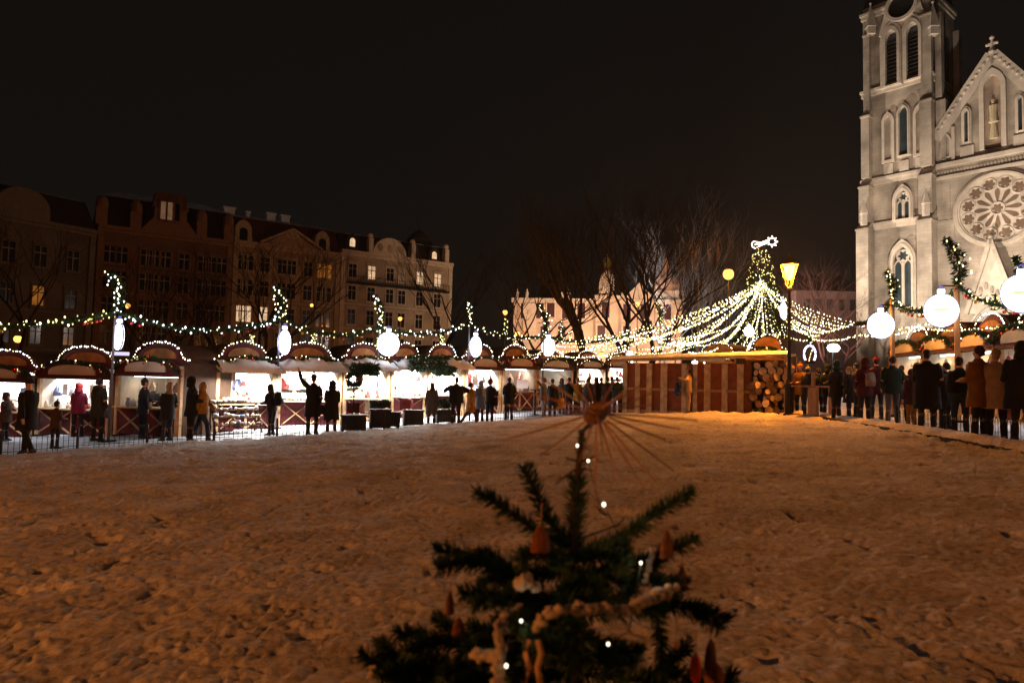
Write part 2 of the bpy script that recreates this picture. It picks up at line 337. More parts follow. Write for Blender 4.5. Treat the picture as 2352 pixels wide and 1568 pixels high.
# --- the cream block at the end of the row
e4 = Rz(890, 587)
rowz = [Rz(890, y) for y in (796, 734, 680, 630)]
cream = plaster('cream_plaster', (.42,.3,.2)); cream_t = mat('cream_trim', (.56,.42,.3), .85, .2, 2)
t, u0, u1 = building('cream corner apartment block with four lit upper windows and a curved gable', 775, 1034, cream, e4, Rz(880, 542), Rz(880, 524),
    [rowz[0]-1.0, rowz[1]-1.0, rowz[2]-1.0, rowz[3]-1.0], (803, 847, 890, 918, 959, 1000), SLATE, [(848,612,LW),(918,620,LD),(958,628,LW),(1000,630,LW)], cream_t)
g = MB(); uc = Ru(886); hw = Ru(924) - uc
g.prism([(uc - hw, e4 - .1)] + [(uc + hw * math.cos(a), e4 + 2.6 * math.sin(a)) for a in [PI - PI * i / 12 for i in range(13)]] + [(uc + hw, e4 - .1)], -.5, .8); g.build('curved_gable', cream_t, t)
g = MB()
for du in (-1.6, 0, 1.6): g.ball((uc + du, -.55, e4 + 1.0), .45, 8, 5, (1, .3, 1.3))
g.build('stucco_ornament', cream, t)
for px in (835, 934, 1012):
    q = MB(); uu = Ru(px) + .5; q.box(uu-.35, uu+.35, -.4, .6, e4+.06, e4+2.2); q.ball((uu, .1, e4+2.6), .45, 8, 5); q.build('roof_pier', cream_t, t)
dormer(t, 809, 557, 1.6, 2.0, SLATE, LW); dormer(t, 997, 587, 1.6, 1.8, SLATE, LW); dormer(t, 949, 577, 1.6, 1.8, SLATE, PANE)
q = MB(); q.rings([(u1-3.5,5,e4+3,2.2,2.2),(u1-3.5,5,e4+4.2,2.0,2.0),(u1-3.5,5,e4+5.2,1.1,1.1),(u1-3.5,5,e4+5.8,.2,.2)], 10); q.tube([(u1-3.5,5,e4+5.7),(u1-3.5,5,e4+9)], .06, 4); q.build('corner_turret', SLATE, t)
b = MB(); b.box(u0+1, u1-1, -1.1, -.01, rowz[3]-2.0, rowz[3]-1.75)
for i in range(60): b.bar((u0+1+i*(u1-u0-2)/59, -1.05, rowz[3]-1.75), (u0+1+i*(u1-u0-2)/59, -1.05, rowz[3]-.9), .05)
b.box(u0+1, u1-1, -1.08, -1.0, rowz[3]-.9, rowz[3]-.84); b.build('balcony', M['iron'], t)
# --- ochre block with the triangular pediment
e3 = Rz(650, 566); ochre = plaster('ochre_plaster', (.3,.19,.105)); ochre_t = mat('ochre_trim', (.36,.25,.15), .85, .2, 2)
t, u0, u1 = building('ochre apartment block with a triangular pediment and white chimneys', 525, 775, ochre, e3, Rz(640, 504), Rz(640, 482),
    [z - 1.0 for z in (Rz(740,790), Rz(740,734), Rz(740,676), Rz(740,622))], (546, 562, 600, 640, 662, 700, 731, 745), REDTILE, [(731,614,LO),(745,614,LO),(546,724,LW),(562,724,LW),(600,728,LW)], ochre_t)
g = MB(); a, ap, c_ = Ru(591), (Ru(659), Rz(659, 530)), Ru(724); g.prism([(a, e3-.1), (c_, e3-.1), ap], -.45, 1.2); g.build('pediment', ochre, t)
g = MB(); g.bar((a-.3, -.7, e3+.1), (ap[0], -.7, ap[1]+.2), .35, .3); g.bar((c_+.3, -.7, e3+.1), (ap[0], -.7, ap[1]+.2), .35, .3); g.ball((ap[0], -.5, e3+1.7), .8, 10, 6, (1.2,.2,.8)); g.build('pediment_moulding', ochre_t, t)
dormer(t, 559, 538, 2.0, 3.0, ochre_t, PANE); dormer(t, 740, 562, 2.0, 3.0, ochre_t, PANE)
for a_ in ((550,468,1.5,1.3),(595,477,.5,1.1),(650,482,1.2,1.2),(684,489,1.2,1.4)): chimney(t, *a_)
# --- brown block with the stepped gable
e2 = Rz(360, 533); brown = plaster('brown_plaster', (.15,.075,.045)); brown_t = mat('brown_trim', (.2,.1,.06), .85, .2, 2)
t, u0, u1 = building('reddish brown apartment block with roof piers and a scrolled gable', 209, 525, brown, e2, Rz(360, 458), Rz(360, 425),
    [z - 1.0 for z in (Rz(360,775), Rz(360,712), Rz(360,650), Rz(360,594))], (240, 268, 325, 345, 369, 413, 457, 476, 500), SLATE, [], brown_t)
g = MB(); ga, gb = Ru(333), Ru(417); gt = Rz(375, 470); gm = (ga+gb)/2
g.prism([(ga-1.2,e2),(gb+1.2,e2),(gb-.2,e2+1.8),(gb-.3,e2+5),(gm+2,gt-.5),(gm,gt+.2),(gm-2,gt-.5),(ga+.3,e2+5),(ga+.2,e2+1.8)], -.5, 1.6); gg = g.build('scrolled_gable', brown_t, t)
for px, m_ in ((357, LD), (373, LD), (390, PANE)): window(gg, Ru(px), e2+1.6, .55, 2.2, brown_t, m_, -.5, False, False, False)
for px in (216, 296, 449, 512):
    q = MB(); uu = Ru(px); q.box(uu-.6, uu+.6, -.5, .8, e2+.06, e2+2.1); q.ball((uu, .1, e2+2.6), .7, 8, 6, (1,1,1.5)); q.build('roof_pier', brown_t, t)
# --- grey block at the far left
row1 = Frame(P(-330, 800, 62), P(207, 800, 79.5))
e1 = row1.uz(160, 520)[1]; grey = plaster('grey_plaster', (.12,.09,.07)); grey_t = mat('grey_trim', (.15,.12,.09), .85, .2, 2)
t, u0, u1 = building('dark grey apartment block at the far end with one bluish window', -330, 206, grey, e1, row1.uz(60, 425)[1], row1.uz(60, 405)[1],
    [e1 - 5.0, e1 - 9.3, e1 - 13.5], (-250, -160, -70, 5, 79, 155), SLATE, [(155,641,LB),(79,646,LO)], grey_t, row1)
g = MB(); a = row1.uz(50, 480); g.prism([(a[0]-2.6, e1)] + [(a[0] + 2.6*math.cos(x), e1+1.0+2.2*math.sin(x)) for x in [PI - PI*i/10 for i in range(11)]] + [(a[0]+2.6, e1)], -.5, 1.5); g.build('round_gable', grey_t, t)

# ------------------------------------------------------------------ theatre behind the bare trees
th = Frame(P(1178, 800, 98), P(1568, 800, 96)); peach = plaster('peach_plaster', (.56,.4,.3)); peach_t = mat('peach_trim', (.6,.46,.36), .85, .2, 2)
t = thing('theatre', 'floodlit peach theatre with ornate roof towers behind the bare trees', 'theatre', th.O, th.rz)
def TU(px): return th.uz(px, 800)[0]
zt_ = th.uz(1300, 688)[1]
b = MB(); b.box(0, TU(1568), 0, 18, -2, zt_); b.box(TU(1366), TU(1418), -1.2, -.01, -2, zt_+.4); b.box(TU(1502), TU(1562), -1.0, -.02, -2, zt_-.2); b.build('wall', peach, t)
b = MB(); b.box(-.3, TU(1364), -.6, -.03, zt_-.5, zt_+.1); b.box(TU(1420), TU(1500), -.6, -.03, zt_-.5, zt_+.1); b.box(TU(1362), TU(1422), -1.7, -1.21, zt_-.1, zt_+.5); b.box(TU(1498), TU(1566), -1.6, -1.01, zt_-.6, zt_); b.box(TU(1200), TU(1230), -.3, -.035, 0, zt_-.6); b.build('cornice', peach_t, t)
q = MB(); x0, x1 = TU(1372), TU(1412); z0, z1 = zt_+.5, th.uz(1390, 622)[1]; xm = (x0+x1)/2
q.prism([(x0,z0),(x1,z0),(x1-.1,z0+(z1-z0)*.5),(xm+.9,z1-.8),(xm,z1),(xm-.9,z1-.8),(x0+.1,z0+(z1-z0)*.5)], -1.2, 3); gg = q.build('attic_gable', peach_t, t)
q = MB(); q.tube([(xm,0,z1-.3),(xm,0,z1+.8)], .5, 8); q.ball((xm,0,z1+1.2), .6, 8, 5, (1,1,1.5)); q.tube([(xm,0,z1+1.8),(xm,0,th.uz(1395,577)[1])], [.12,.03], 5); q.build('gilded_finial', M['gold'], gg)
q = MB(); x0, x1 = TU(1442), TU(1490); z1 = th.uz(1465, 655)[1]; xm = (x0+x1)/2
q.prism([(x0-.6,zt_+.1),(x1+.6,zt_+.1),(x1,zt_+1),(x1-.6,z1-.6),(xm,z1+.3),(x0+.6,z1-.6),(x0,zt_+1)], -.4, 2.5); q.build('attic_gable', peach_t, t)
q = MB(); x0, x1 = TU(1506), TU(1556); xm = (x0+x1)/2; za = th.uz(1530, 668)[1]; zb = th.uz(1530, 625)[1]; zc = th.uz(1530, 600)[1]
q.box(x0, x1, -.8, 2.8, zt_-.1, za); tw = q.build('corner_tower', peach_t, t)
q = MB(); q.rings([(xm,1,za,1.7,1.7),(xm,1,za+.9,1.9,1.9),(xm,1,zb-.8,1.5,1.5),(xm,1,zb,.7,.7),(xm,1,zb+.6,.45,.45),(xm,1,zc+.6,.1,.1)], 10); q.build('cupola', M['orangewood'], tw)
q = MB(); x0, x1 = TU(1225), TU(1290); zd = th.uz(1255, 642)[1]; q.add([(x0,2,zt_+.1),(x1,2,zt_+.1),(x1,12,zt_+.1),(x0,12,zt_+.1),(x0+1,4,zd),(x1-1,4,zd),(x1-1,10,zd),(x0+1,10,zd)], [(0,1,5,4),(1,2,6,5),(2,3,7,6),(3,0,4,7),(4,5,6,7)])
q.tube([((x0+x1)/2,6,zd),((x0+x1)/2,6,zd+2.4)], [.5,.15], 6); q.tube([((x0+x1)/2,6,zd+2),((x0+x1)/2,6,zd+5.5)], [.12,.04], 5); q.build('roof', SLATE, t)
for i, px in enumerate((1185, 1208, 1290, 1304, 1428, 1433, 1497, 1566)):
    q = MB(); uu = TU(px); q.rings([(uu,-.2,zt_+.1,.3,.3),(uu,-.2,zt_+.4,.2,.2),(uu,-.2,zt_+.9,.26,.18),(uu,-.2,zt_+1.15,.1,.1),(uu,-.2,zt_+1.35,.13,.13),(uu,-.2,zt_+1.45,.05,.05)], 7); q.build('roof_statue', peach_t, t)
for px, py, yy in ((1205,712,0),(1240,712,0),(1265,709,0),(1300,712,0),(1335,712,0),(1390,712,-1.2),(1440,714,0),(1480,714,0),(1530,716,-1),
                   (1215,765,0),(1250,765,0),(1290,765,0),(1327,765,0),(1380,765,-1.2),(1440,765,0),(1480,765,0),(1530,770,-1)):
    uu, zz = th.uz(px, py); window(t, uu, zz-1.2, 1.1, 2.2, peach_t, mat('plum_glass', (.05,.015,.02), .4), yy, False, False)

# ------------------------------------------------------------------ church
ST = stone_mat('church_stone', (.5,.44,.37)); ST2 = mat('church_dressed_stone', (.6,.53,.45), .85, .2, .8, .15); CG = mat('church_glass', (.05,.075,.09), .25, .3, 1, 0, 0, .6); RG = mat('rose_glass', (.2,.14,.1), .4, .35, .5, 0)
LOUV = mat('belfry_louvre', (.07,.075,.08), .8, .5, 3)
ch = Frame(P(1986, 800, 100), P(2352, 800, 85.2)); cz = zg(24)
def C(px, py): return ch.uz(px, py)
church = thing('church', 'floodlit pale stone gothic church with a rose window and a tall belfry', 'church', ch.O, ch.rz)
uA, uB = 0, C(2143, 500)[0]; W = uB - uA
zb = [C(2060, y)[1] for y in (508, 403, 192)]      # belts
zt = C(2068, -10)[1]
def part(name, b, m, par=None): return b.build(name, m, par or church)
def lancet(par, u, z0, z1, w, y, glass, kind='one', fw_=.45, fd=.5):
    zs = z1 - w * .866; b = MB(); b.frame(arch_poly(u, z0-.15, zs, w+2*fw_), arch_poly(u, z0, zs, w), y-fd, y+.02)
    b.frame(arch_poly(u, z0-.05, zs, w+fw_*1.0), arch_poly(u, z0, zs, w), y-fd-.15, y-fd+.01); wn = b.build('lancet_window', ST2, par)
    p = MB(); p.prism(arch_poly(u, z0, zs, w), y-.06, y+.01); p.build('pane', glass, wn)
    if kind == 'two':
        q = MB(); q.box(u-.1,u+.1,y-.3,y-.065,z0,zs)
        for s in (-1, 1): q.frame(arch_poly(u+s*(w/4+.02), z0, zs-w*.3, w/2-.04), arch_poly(u+s*(w/4+.02), z0+.05, zs-w*.3, w/2-.3), y-.3, y-.066)
        q.build('tracery', ST2, wn); q = MB(); c = (u, zs+w*.34)
        lob = [(c[0]+math.cos(a)*w*.25*(1+.25*math.cos(6*a)), c[1]+math.sin(a)*w*.25*(1+.25*math.cos(6*a))) for a in [2*PI*i/36 for i in range(36)]]
        out = [(c[0]+math.cos(a)*w*.37, c[1]+math.sin(a)*w*.37) for a in [2*PI*i/36 for i in range(36)]]
        q.frame(out, lob, y-.28, y-.067); q.build('foil_tracery', ST2, wn)
    if kind == 'louvre':
        q = MB(); nl = 12
        for i in range(nl):
            z = z0 + (zs - z0) * i / nl; q.add([(u-w/2,y-.45,z),(u+w/2,y-.45,z),(u+w/2,y-.08,z+.5),(u-w/2,y-.08,z+.5),(u-w/2,y-.45,z-.08),(u+w/2,y-.45,z-.08),(u+w/2,y-.08,z+.42),(u-w/2,y-.08,z+.42)], [(0,1,2,3),(7,6,5,4),(4,5,1,0)])
        q.build('louvre', LOUV, wn)
    return wn
b = MB(); b.box(uA, uB, 0, W, -1, zt); part('tower_wall', b, ST)
b = MB(); b.add([(uA,0,zt),(uB,0,zt),(uB,W,zt),(uA,W,zt),((uA+uB)/2,W/2,zt+22)], [(0,1,4),(1,2,4),(2,3,4),(3,0,4)]); part('spire', b, SLATE)
for z in zb + [zt - 1]:
    b = MB(); b.box(uA-.35, uB+.35, -.42, W+.3, z-.25, z+.15); b.box(uA-.2, uB+.2, -.25, W+.2, z-.85, z-.26); part('string_course', b, ST2)
zbase = -1
# stepped buttresses at the two front corners (each stage narrower) and one on the side wall
lev = [(-1, zb[0]-.3, 2.1), (zb[0]+.2, zb[1]-.6, 1.6), (zb[1]+.2, C(2000, 262)[1], 1.2), (C(2000, 262)[1], C(2000, 75)[1], .75)]
def cap(b, x0, x1, y0, y1, z, h):
    b.add([(x0,y0,z),(x1,y0,z),(x1,y1,z),(x0,y1,z),(x0,y1,z+h),(x1,y1,z+h)], [(0,1,5,4),(1,2,5),(3,0,4),(2,3,4,5)])
for (a0, a1) in ((uA-.25, uA+1.45), (uB-1.35, uB+.5)):
    b = MB()
    for k, (z0, z1, dep) in enumerate(lev):
        sh = .28 * k; x0, x1 = a0 + (sh * .7 if a0 < uB - 3 else sh*.3), a1 - sh * .3
        b.box(x0, x1, -dep, -.006, z0, z1 - .5); cap(b, x0, x1, -dep, -.006, z1 - .5, .9 + dep * .4); b.box(x0-.1, x1+.1, -dep-.12, -.007, z1-.75, z1-.48)
    bt = part('buttress', b, ST)
    xm = (a0+a1)/2+.2; zz = lev[0][1]
    q = MB(); q.rings([(xm,-1.9,zz,.5,.5),(xm,-1.9,zz+1.6,.5,.5),(xm,-1.9,zz+1.7,.62,.62),(xm,-1.9,zz+3.6,.05,.05)], 4); q.build('pinnacle', ST2, bt)
b = MB()
for k, (z0, z1, dep) in enumerate(lev):
    b.box(uB+.36, uB+.36+dep, .4, 1.8-.1*k, z0, z1-.5); b.box(uB+.36, uB+.36+dep, W-2+.1*k, W-.6, z0, z1-.5)
part('side_buttress', b, ST)
for px in (2003, 2146):
    u, z = C(px, 68); q = MB(); q.rings([(u,-.5,z-1,.75,.75),(u,-.5,z,.75,.75),(u,-.5,z+.1,.9,.9),(u,-.5,z+3.4,.08,.08),(u,-.5,z+3.8,.2,.2)], 4)
    part('pinnacle', q, ST2)
# belfry pair, clock disc and gable above them
u, z0 = C(2052, 198); _, z1 = C(2052, 72); lancet(church, u, z0, z1, 1.55, 0, LOUV, 'louvre', .75, .7)
u2, z0b = C(2101, 186); _, z1b = C(2101, 58); lancet(church, u2, z0, z1, 1.55, 0, LOUV, 'louvre', .75, .7)
um = (u + u2) / 2
b = MB(); zc_ = C(2068, 20)[1]; b.prism([(um-3.2, z1-.3),(um+3.2, z1-.3),(um+.6, zc_+6.5),(um-.6, zc_+6.5)], -.5, -.008); gb_ = part('tower_gable', b, ST2)
circ = lambda c, r, n=28: [(c[0]+r*math.cos(2*PI*i/n), c[1]+r*math.sin(2*PI*i/n)) for i in range(n)]
b = MB(); b.frame(circ((um, zc_), 2.2), circ((um, zc_), 1.75), -1.0, -.501); cf = b.build('clock_surround', ST2, church); b = MB(); b.prism(circ((um, zc_), 1.76), -.62, -.502); b.build('clock_face', mat('clock_dark', (.02,.022,.02), .4), cf)
# middle stage lancet with blind arcade
u, z0 = C(2080, 357); _, z1 = C(2080, 246); lancet(church, um, z0, z1, 1.15, 0, CG, 'one', .35, .45)
for du in (-2.1, 2.1):
    b = MB(); zs = z1 - 1.6; b.frame(arch_poly(um+du, z0-.6, zs, 1.7), arch_poly(um+du, z0-.2, zs, .95), -.4, .02); part('blind_arch', b, ST2)
b = MB()
for du in (-2.1, 0, 2.1): b.box(um+du-.62, um+du+.62, -.3, -.009, z0-2.2, z0-.75)
part('relief_panel', b, ST2)
u, z0 = C(2083, 508-5); _, z1 = C(2083, 437); lancet(church, um-.15, z0, z1, 1.75, 0, CG, 'two', .5, .55)
u, z0 = C(2086, 705); _, z1 = C(2086, 566); lancet(church, um-.25, z0, z1, 2.4, 0, CG, 'two', .6, .6)
# side face of the tower: louvre openings
sf = thing('x', 'x', 'x'); bpy.data.objects.remove(sf)
b = MB(); z0 = C(2052,198)[1]; z1 = C(2052,72)[1]
b.box(uB+.003, uB+.08, W*.25, W*.42, z0, z1-1); b.box(uB+.003, uB+.08, W*.58, W*.75, z0, z1-1); part('side_louvre', b, LOUV)
# nave front
na, nb = uB + .2, C(2700, 500)[0]
ua, za = C(2271, 128); uf, zf = C(2166, 288); zbelt = C(2250, 362)[1]
uc = ua + .25; half = (nb - na) / 2; half = uc - na
b = MB(); b.box(na, uc + half, .5, 8, -1, zbelt); part('nave_wall', b, ST)
gs = (za - zf) / (uc - uf); zedge = za - gs * half
b = MB(); b.prism([(na, zbelt-.01), (uc+half, zbelt-.01), (uc+half, max(zedge, zbelt)), (uc, za), (na, max(zedge, zbelt))], .6, 2.2); gab = part('gable_wall', b, ST)
b = MB(); b.bar((na, .5, max(zedge, zbelt)), (uc, .5, za+.2), .5, 1.6); b.bar((uc+half, .5, max(zedge, zbelt)), (uc, .5, za+.2), .5, 1.6); b.build('gable_coping', ST2, gab)
b = MB()
for s in (-1, 1):
    for i in range(1, 15):
        f = i / 15; b.ball((uc + s * half * (1 - f), .4, (max(zedge, zbelt)) * (1 - f) + za * f + .45), .3, 6, 4, (1, 1, 1.3), .4)
b.build('crocket', ST2, gab)
b = MB(); b.tube([(uc,.5,za),(uc,.5,za+2.3)], [.35,.15], 6); b.box(uc-.55,uc+.55,.38,.62,za+1.5,za+1.8); b.ball((uc,.5,za+2.5), .3, 6, 5); b.ball((uc-.55,.5,za+1.65), .22, 6, 4); b.ball((uc+.55,.5,za+1.65), .22, 6, 4); b.ball((uc,.5,za+.6), .5, 6, 4); b.build('finial_cross', ST2, gab)
b = MB(); b.box(na, uc+half, -.05, .45, zbelt-.3, zbelt+.25); b.box(na, uc+half, .1, .47, zbelt-1.9, zbelt-1.5); part('string_course', b, ST2)
b = MB()
for i in range(34): uu = na + .4 + i * (2*half-.8) / 33; b.ball((uu, .42, zbelt-.9), .2, 6, 4, (1,.5,1.4))
part('foliage_frieze', b, ST)
# gable niche with statue, side lancets and panels
zn = C(2271, 340)[1]; zn1 = C(2271, 168)[1]
b = MB(); b.frame(arch_poly(uc, zn, zn1-1.9, 3.0), arch_poly(uc, zn, zn1-1.9, 1.9), .1, .61); nz_ = b.build('gable_niche', ST2, gab)
b = MB(); b.prism(arch_poly(uc, zn, zn1-1.9, 1.92), .55, .6); b.build('niche_back', mat('niche_stone', (.42,.32,.25), .9, .3, 1), nz_)
b = MB(); zs_ = (zn + zn1) / 2 - 1.6
b.rings([(uc+.1,.25,zs_-2.2,.5,.3),(uc+.1,.25,zs_-.2,.3,.25),(uc+.1,.25,zs_,.6,.35),(uc+.1,.2,zs_+.3,.45,.32),(uc+.1,.2,zs_+1.3,.4,.28),(uc+.1,.2,zs_+2.2,.5,.28),(uc+.1,.2,zs_+2.5,.16,.16),(uc+.1,.2,zs_+2.6,.2,.22),(uc+.1,.2,zs_+2.95,.2,.22),(uc+.1,.2,zs_+3.1,.05,.05)], 9)
b.build('niche_statue', mat('statue_stone', (.55,.46,.3), .85), nz_)
for s in (-1, 1):
    lancet(gab, uc+s*3.0, zn+1.5, zn1-4.2, .42, .6, CG, 'one', .38, .35)
    b = MB(); b.box(uc+s*3.0-.8, uc+s*3.0+.8, .3, .59, zn-.3, zn+1.0); b.build('relief_panel', ST2, gab)
    b = MB(); b.box(uc+s*4.6-.2, uc+s*4.6+.2, .25, .59, zbelt+.3, max(zedge,zbelt)+1.2+(0)); b.frame(arch_poly(uc+s*5.6, zn, zn+2.2, 1.5), arch_poly(uc+s*5.6, zn+.2, zn+2.2, 1.0), .4, .59); b.build('blind_arch', ST2, gab)
# rose window
ur, zr_ = C(2285, 478); ur = uc + .35; Rr = abs(C(2285, 391)[1] - zr_)
for k, (ro, ri, y0) in enumerate(((1.02,.96,.2),(.96,.9,-.05),(.9,.86,.12))):
    b = MB(); b.frame(circ((ur, zr_), Rr*ro, 48), circ((ur, zr_), Rr*ri, 48), y0, .499); part('rose_moulding', b, ST2)
b = MB(); b.prism(circ((ur, zr_), Rr*.865, 48), .38, .497); rp = part('rose_window', b, ST2)
def flower(b, c, r, n=6, y=.33, ph=0, k=.28):
    b.prism([(c[0]+r*(.72+.5*abs(math.cos(n/2*(a-ph))))*math.cos(a), c[1]+r*(.72+.5*abs(math.cos(n/2*(a-ph))))*math.sin(a)) for a in [2*PI*i/(n*6) for i in range(n*6)]], y, .379)
for i in range(12):
    a = 2*PI*i/12 + PI/12; b = MB(); flower(b, (ur+Rr*.68*math.cos(a), zr_+Rr*.68*math.sin(a)), Rr*.115); b.build('rose_foil_pane', RG, rp)
    b = MB(); d = (math.cos(a+PI/12), math.sin(a+PI/12)); n_ = (-d[1], d[0])
    prof = [(.17,0),(.24,.028),(.36,.05),(.44,.06),(.5,.035),(.53,0)]; pl = [(ur+Rr*(q*d[0]+w_*n_[0]), zr_+Rr*(q*d[1]+w_*n_[1])) for q, w_ in prof] + [(ur+Rr*(q*d[0]-w_*n_[0]), zr_+Rr*(q*d[1]-w_*n_[1])) for q, w_ in prof[-2:0:-1]]
    b.prism(pl, .33, .379); b.build('rose_petal_pane', RG, rp)
b = MB(); flower(b, (ur, zr_), Rr*.1); b.build('rose_centre_pane', RG, rp)
b = MB()
for i in range(12):
    a = 2*PI*i/12 + PI/12; b.frame(circ((ur+Rr*.68*math.cos(a), zr_+Rr*.68*math.sin(a)), Rr*.172, 18), circ((ur+Rr*.68*math.cos(a), zr_+Rr*.68*math.sin(a)), Rr*.15, 18), .24, .378)
b.frame(circ((ur, zr_), Rr*.17, 24), circ((ur, zr_), Rr*.14, 24), .22, .377); b.build('rose_tracery', ST2, rp)
# portal with steep gable
up_, zp = C(2268, 562); up_ = uc + .1; zpb = C(2268, 722)[1]; hw = (C(2320,722)[0]-C(2212,722)[0])/2
b = MB(); b.prism([(up_-hw,zpb),(up_+hw,zpb),(up_,zp)], -1.6, .49); pg = part('portal_gable', b, ST2)
b = MB(); b.bar((up_-hw-.2,-1.8,zpb),(up_,-1.8,zp+.3), .4, .5); b.bar((up_+hw+.2,-1.8,zpb),(up_,-1.8,zp+.3), .4, .5); b.ball((up_,-1.7,zp+.7), .35, 6, 5); b.build('gable_coping', ST, pg)
b = MB()
for i in range(5): b.ball((up_-1.2+i*.6, -1.62, zpb+3.0+.5*math.sin(i*1.6)), .32, 7, 5, (.8,.4,1.6), .3)
b.build('portal_relief', ST, pg)
b = MB()
for k in range(5):
    w_ = 2*hw*(1.12-.11*k); b.frame(arch_poly(up_, -1, zpb-w_*.62, w_), arch_poly(up_, -1, zpb-w_*.62, w_-.35), -1.9+.4*k, .48)
part('portal_arch', b, ST2)
b = MB(); b.prism(arch_poly(up_, -1, zpb-2*hw*.45, 2*hw*.62), .2, .49); part('portal_door', b, mat('portal_wood', (.1,.05,.03), .7))
b = MB(); b.add([(na,2.3,zbelt),(uc+half,2.3,zbelt),(uc+half,40,zbelt),(na,40,zbelt),(uc,2.3,za-.6),(uc,40,za-.6)], [(0,1,4),(1,2,5,4),(2,3,5),(3,0,4,5)]); part('roof', b, SLATE)
b = MB(); b.box(na, uc+half, 8.1, 40, -1, zbelt-.1); part('nave_side_wall', b, ST)

# ------------------------------------------------------------------ bare trees
def bare_tree(label, px, Y, h, lean=0, seed=1, m=None, depth=6, trunk=.26, spread=.5, droop=0, px_top=None):
    rs = random.Random(seed); base = P(px, 800, Y); base.z = zg(base.x) - .05
    t = thing('bare_tree', label, 'tree', base, 0); m = m or M['bark']; T = MB(); B = MB()
    def grow(p, d, L, r, k):
        pts = [p]; q = p; dd = d
        for i in range(3):
            dd = (dd + V((rs.uniform(-.16,.16), rs.uniform(-.16,.16), rs.uniform(-.03,.12) - droop * (k > 2)))).normalized(); q = q + dd * L / 3; pts.append(q)
        r2 = r * .62; (T if k < 2 else B).tube(pts, [r, r*.88, r*.75, r2], 7 if k < 2 else (4 if k < 4 else 3), False)
        if k >= depth: return
        nb = 3 if k < 3 else rs.choice((2, 3, 3))
        for i in range(nb):
            a = rs.uniform(0, 2*PI); s = rs.uniform(.3, .95) * spread * (1.9 if k < 2 else 1.45); ax = V((math.cos(a), math.sin(a), 0)); nd = (dd + ax * s + V((0,0,.08))).normalized()
            st = pts[rs.choice((2, 3, 3))] if k > 0 else pts[3]
            grow(st, nd, L * (rs.uniform(.9,1.15) if k < 2 else rs.uniform(.66, .86)), r2 * rs.uniform(.75, .98), k + 1)
    grow(V((0,0,0)), V((lean, 0, 1)).normalized(), h * .2, trunk, 0)
    T.build('trunk', m, t, True); B.build('crown', m, t); return t
for a in [
    ('big bare tree with a forked trunk standing before the centre of the theatre', 1352, 50, 17, .0, 3, None, 7, .42, .6),
    ('bare tree with a straight dark trunk next to the forked tree', 1422, 54, 17, .02, 5, None, 7, .36, .5),
    ('leaning bare tree in front of the theatre corner tower', 1478, 52, 15, .28, 8, None, 7, .34, .55),
    ('spreading bare tree before the left end of the theatre', 1262, 47, 12.0, -.1, 12, None, 7, .28, .8),
    ('bare tree in front of the cream corner block', 992, 62, 16, 0, 15, None, 6, .3, .55),
    ('bare tree in front of the ochre pedimented block', 598, 52, 14.5, .04, 21, None, 6, .3, .6),
    ('bare tree with two low forks beside the first lit pole', 322, 44, 10.5, 0, 25, None, 6, .26, .75),
    ('tall bare tree in the dark before the grey block', 60, 46, 13, .05, 28, None, 6, .3, .6),
    ('bare tree before the brown block with the scrolled gable', 468, 56, 13, -.04, 30, None, 6, .28, .65),
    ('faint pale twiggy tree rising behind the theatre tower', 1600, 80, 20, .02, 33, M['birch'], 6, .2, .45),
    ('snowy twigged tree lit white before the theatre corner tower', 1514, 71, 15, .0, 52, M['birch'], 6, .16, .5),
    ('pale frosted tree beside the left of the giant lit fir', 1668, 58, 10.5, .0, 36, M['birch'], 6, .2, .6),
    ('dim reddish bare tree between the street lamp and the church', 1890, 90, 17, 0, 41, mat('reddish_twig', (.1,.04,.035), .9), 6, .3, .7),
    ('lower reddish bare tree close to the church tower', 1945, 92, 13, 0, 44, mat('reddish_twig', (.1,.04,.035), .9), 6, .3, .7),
]: bare_tree(*a)
b = MB(); A_, B_ = P(1828, 800, 112), P(1985, 800, 112); hz_ = P(1900, 668, 112).z; b.box(0, (B_-A_).length, 0, 12, -2, hz_); bl = thing('dark_house', 'low dark house beyond the trees left of the church', 'building', (A_.x, A_.y, 0), 0)
b.build('wall', mat('dim_plaster', (.16,.09,.08), .9, .3, .4), bl); b = MB(); L_ = (B_-A_).length; b.add([(-.3,-.3,hz_),(L_+.3,-.3,hz_),(L_+.3,12.3,hz_),(-.3,12.3,hz_),(1,6,hz_+3.5),(L_-1,6,hz_+3.5)], [(0,1,5,4),(1,2,5),(2,3,4,5),(3,0,4)]); b.build('roof', SLATE, bl)
for i in range(6):
    b = MB(); u = 1.3 + i * 1.9; b.box(u, u+.9, -.05, -.003, hz_-3.2, hz_-1.4); b.build('window', PANE, bl)

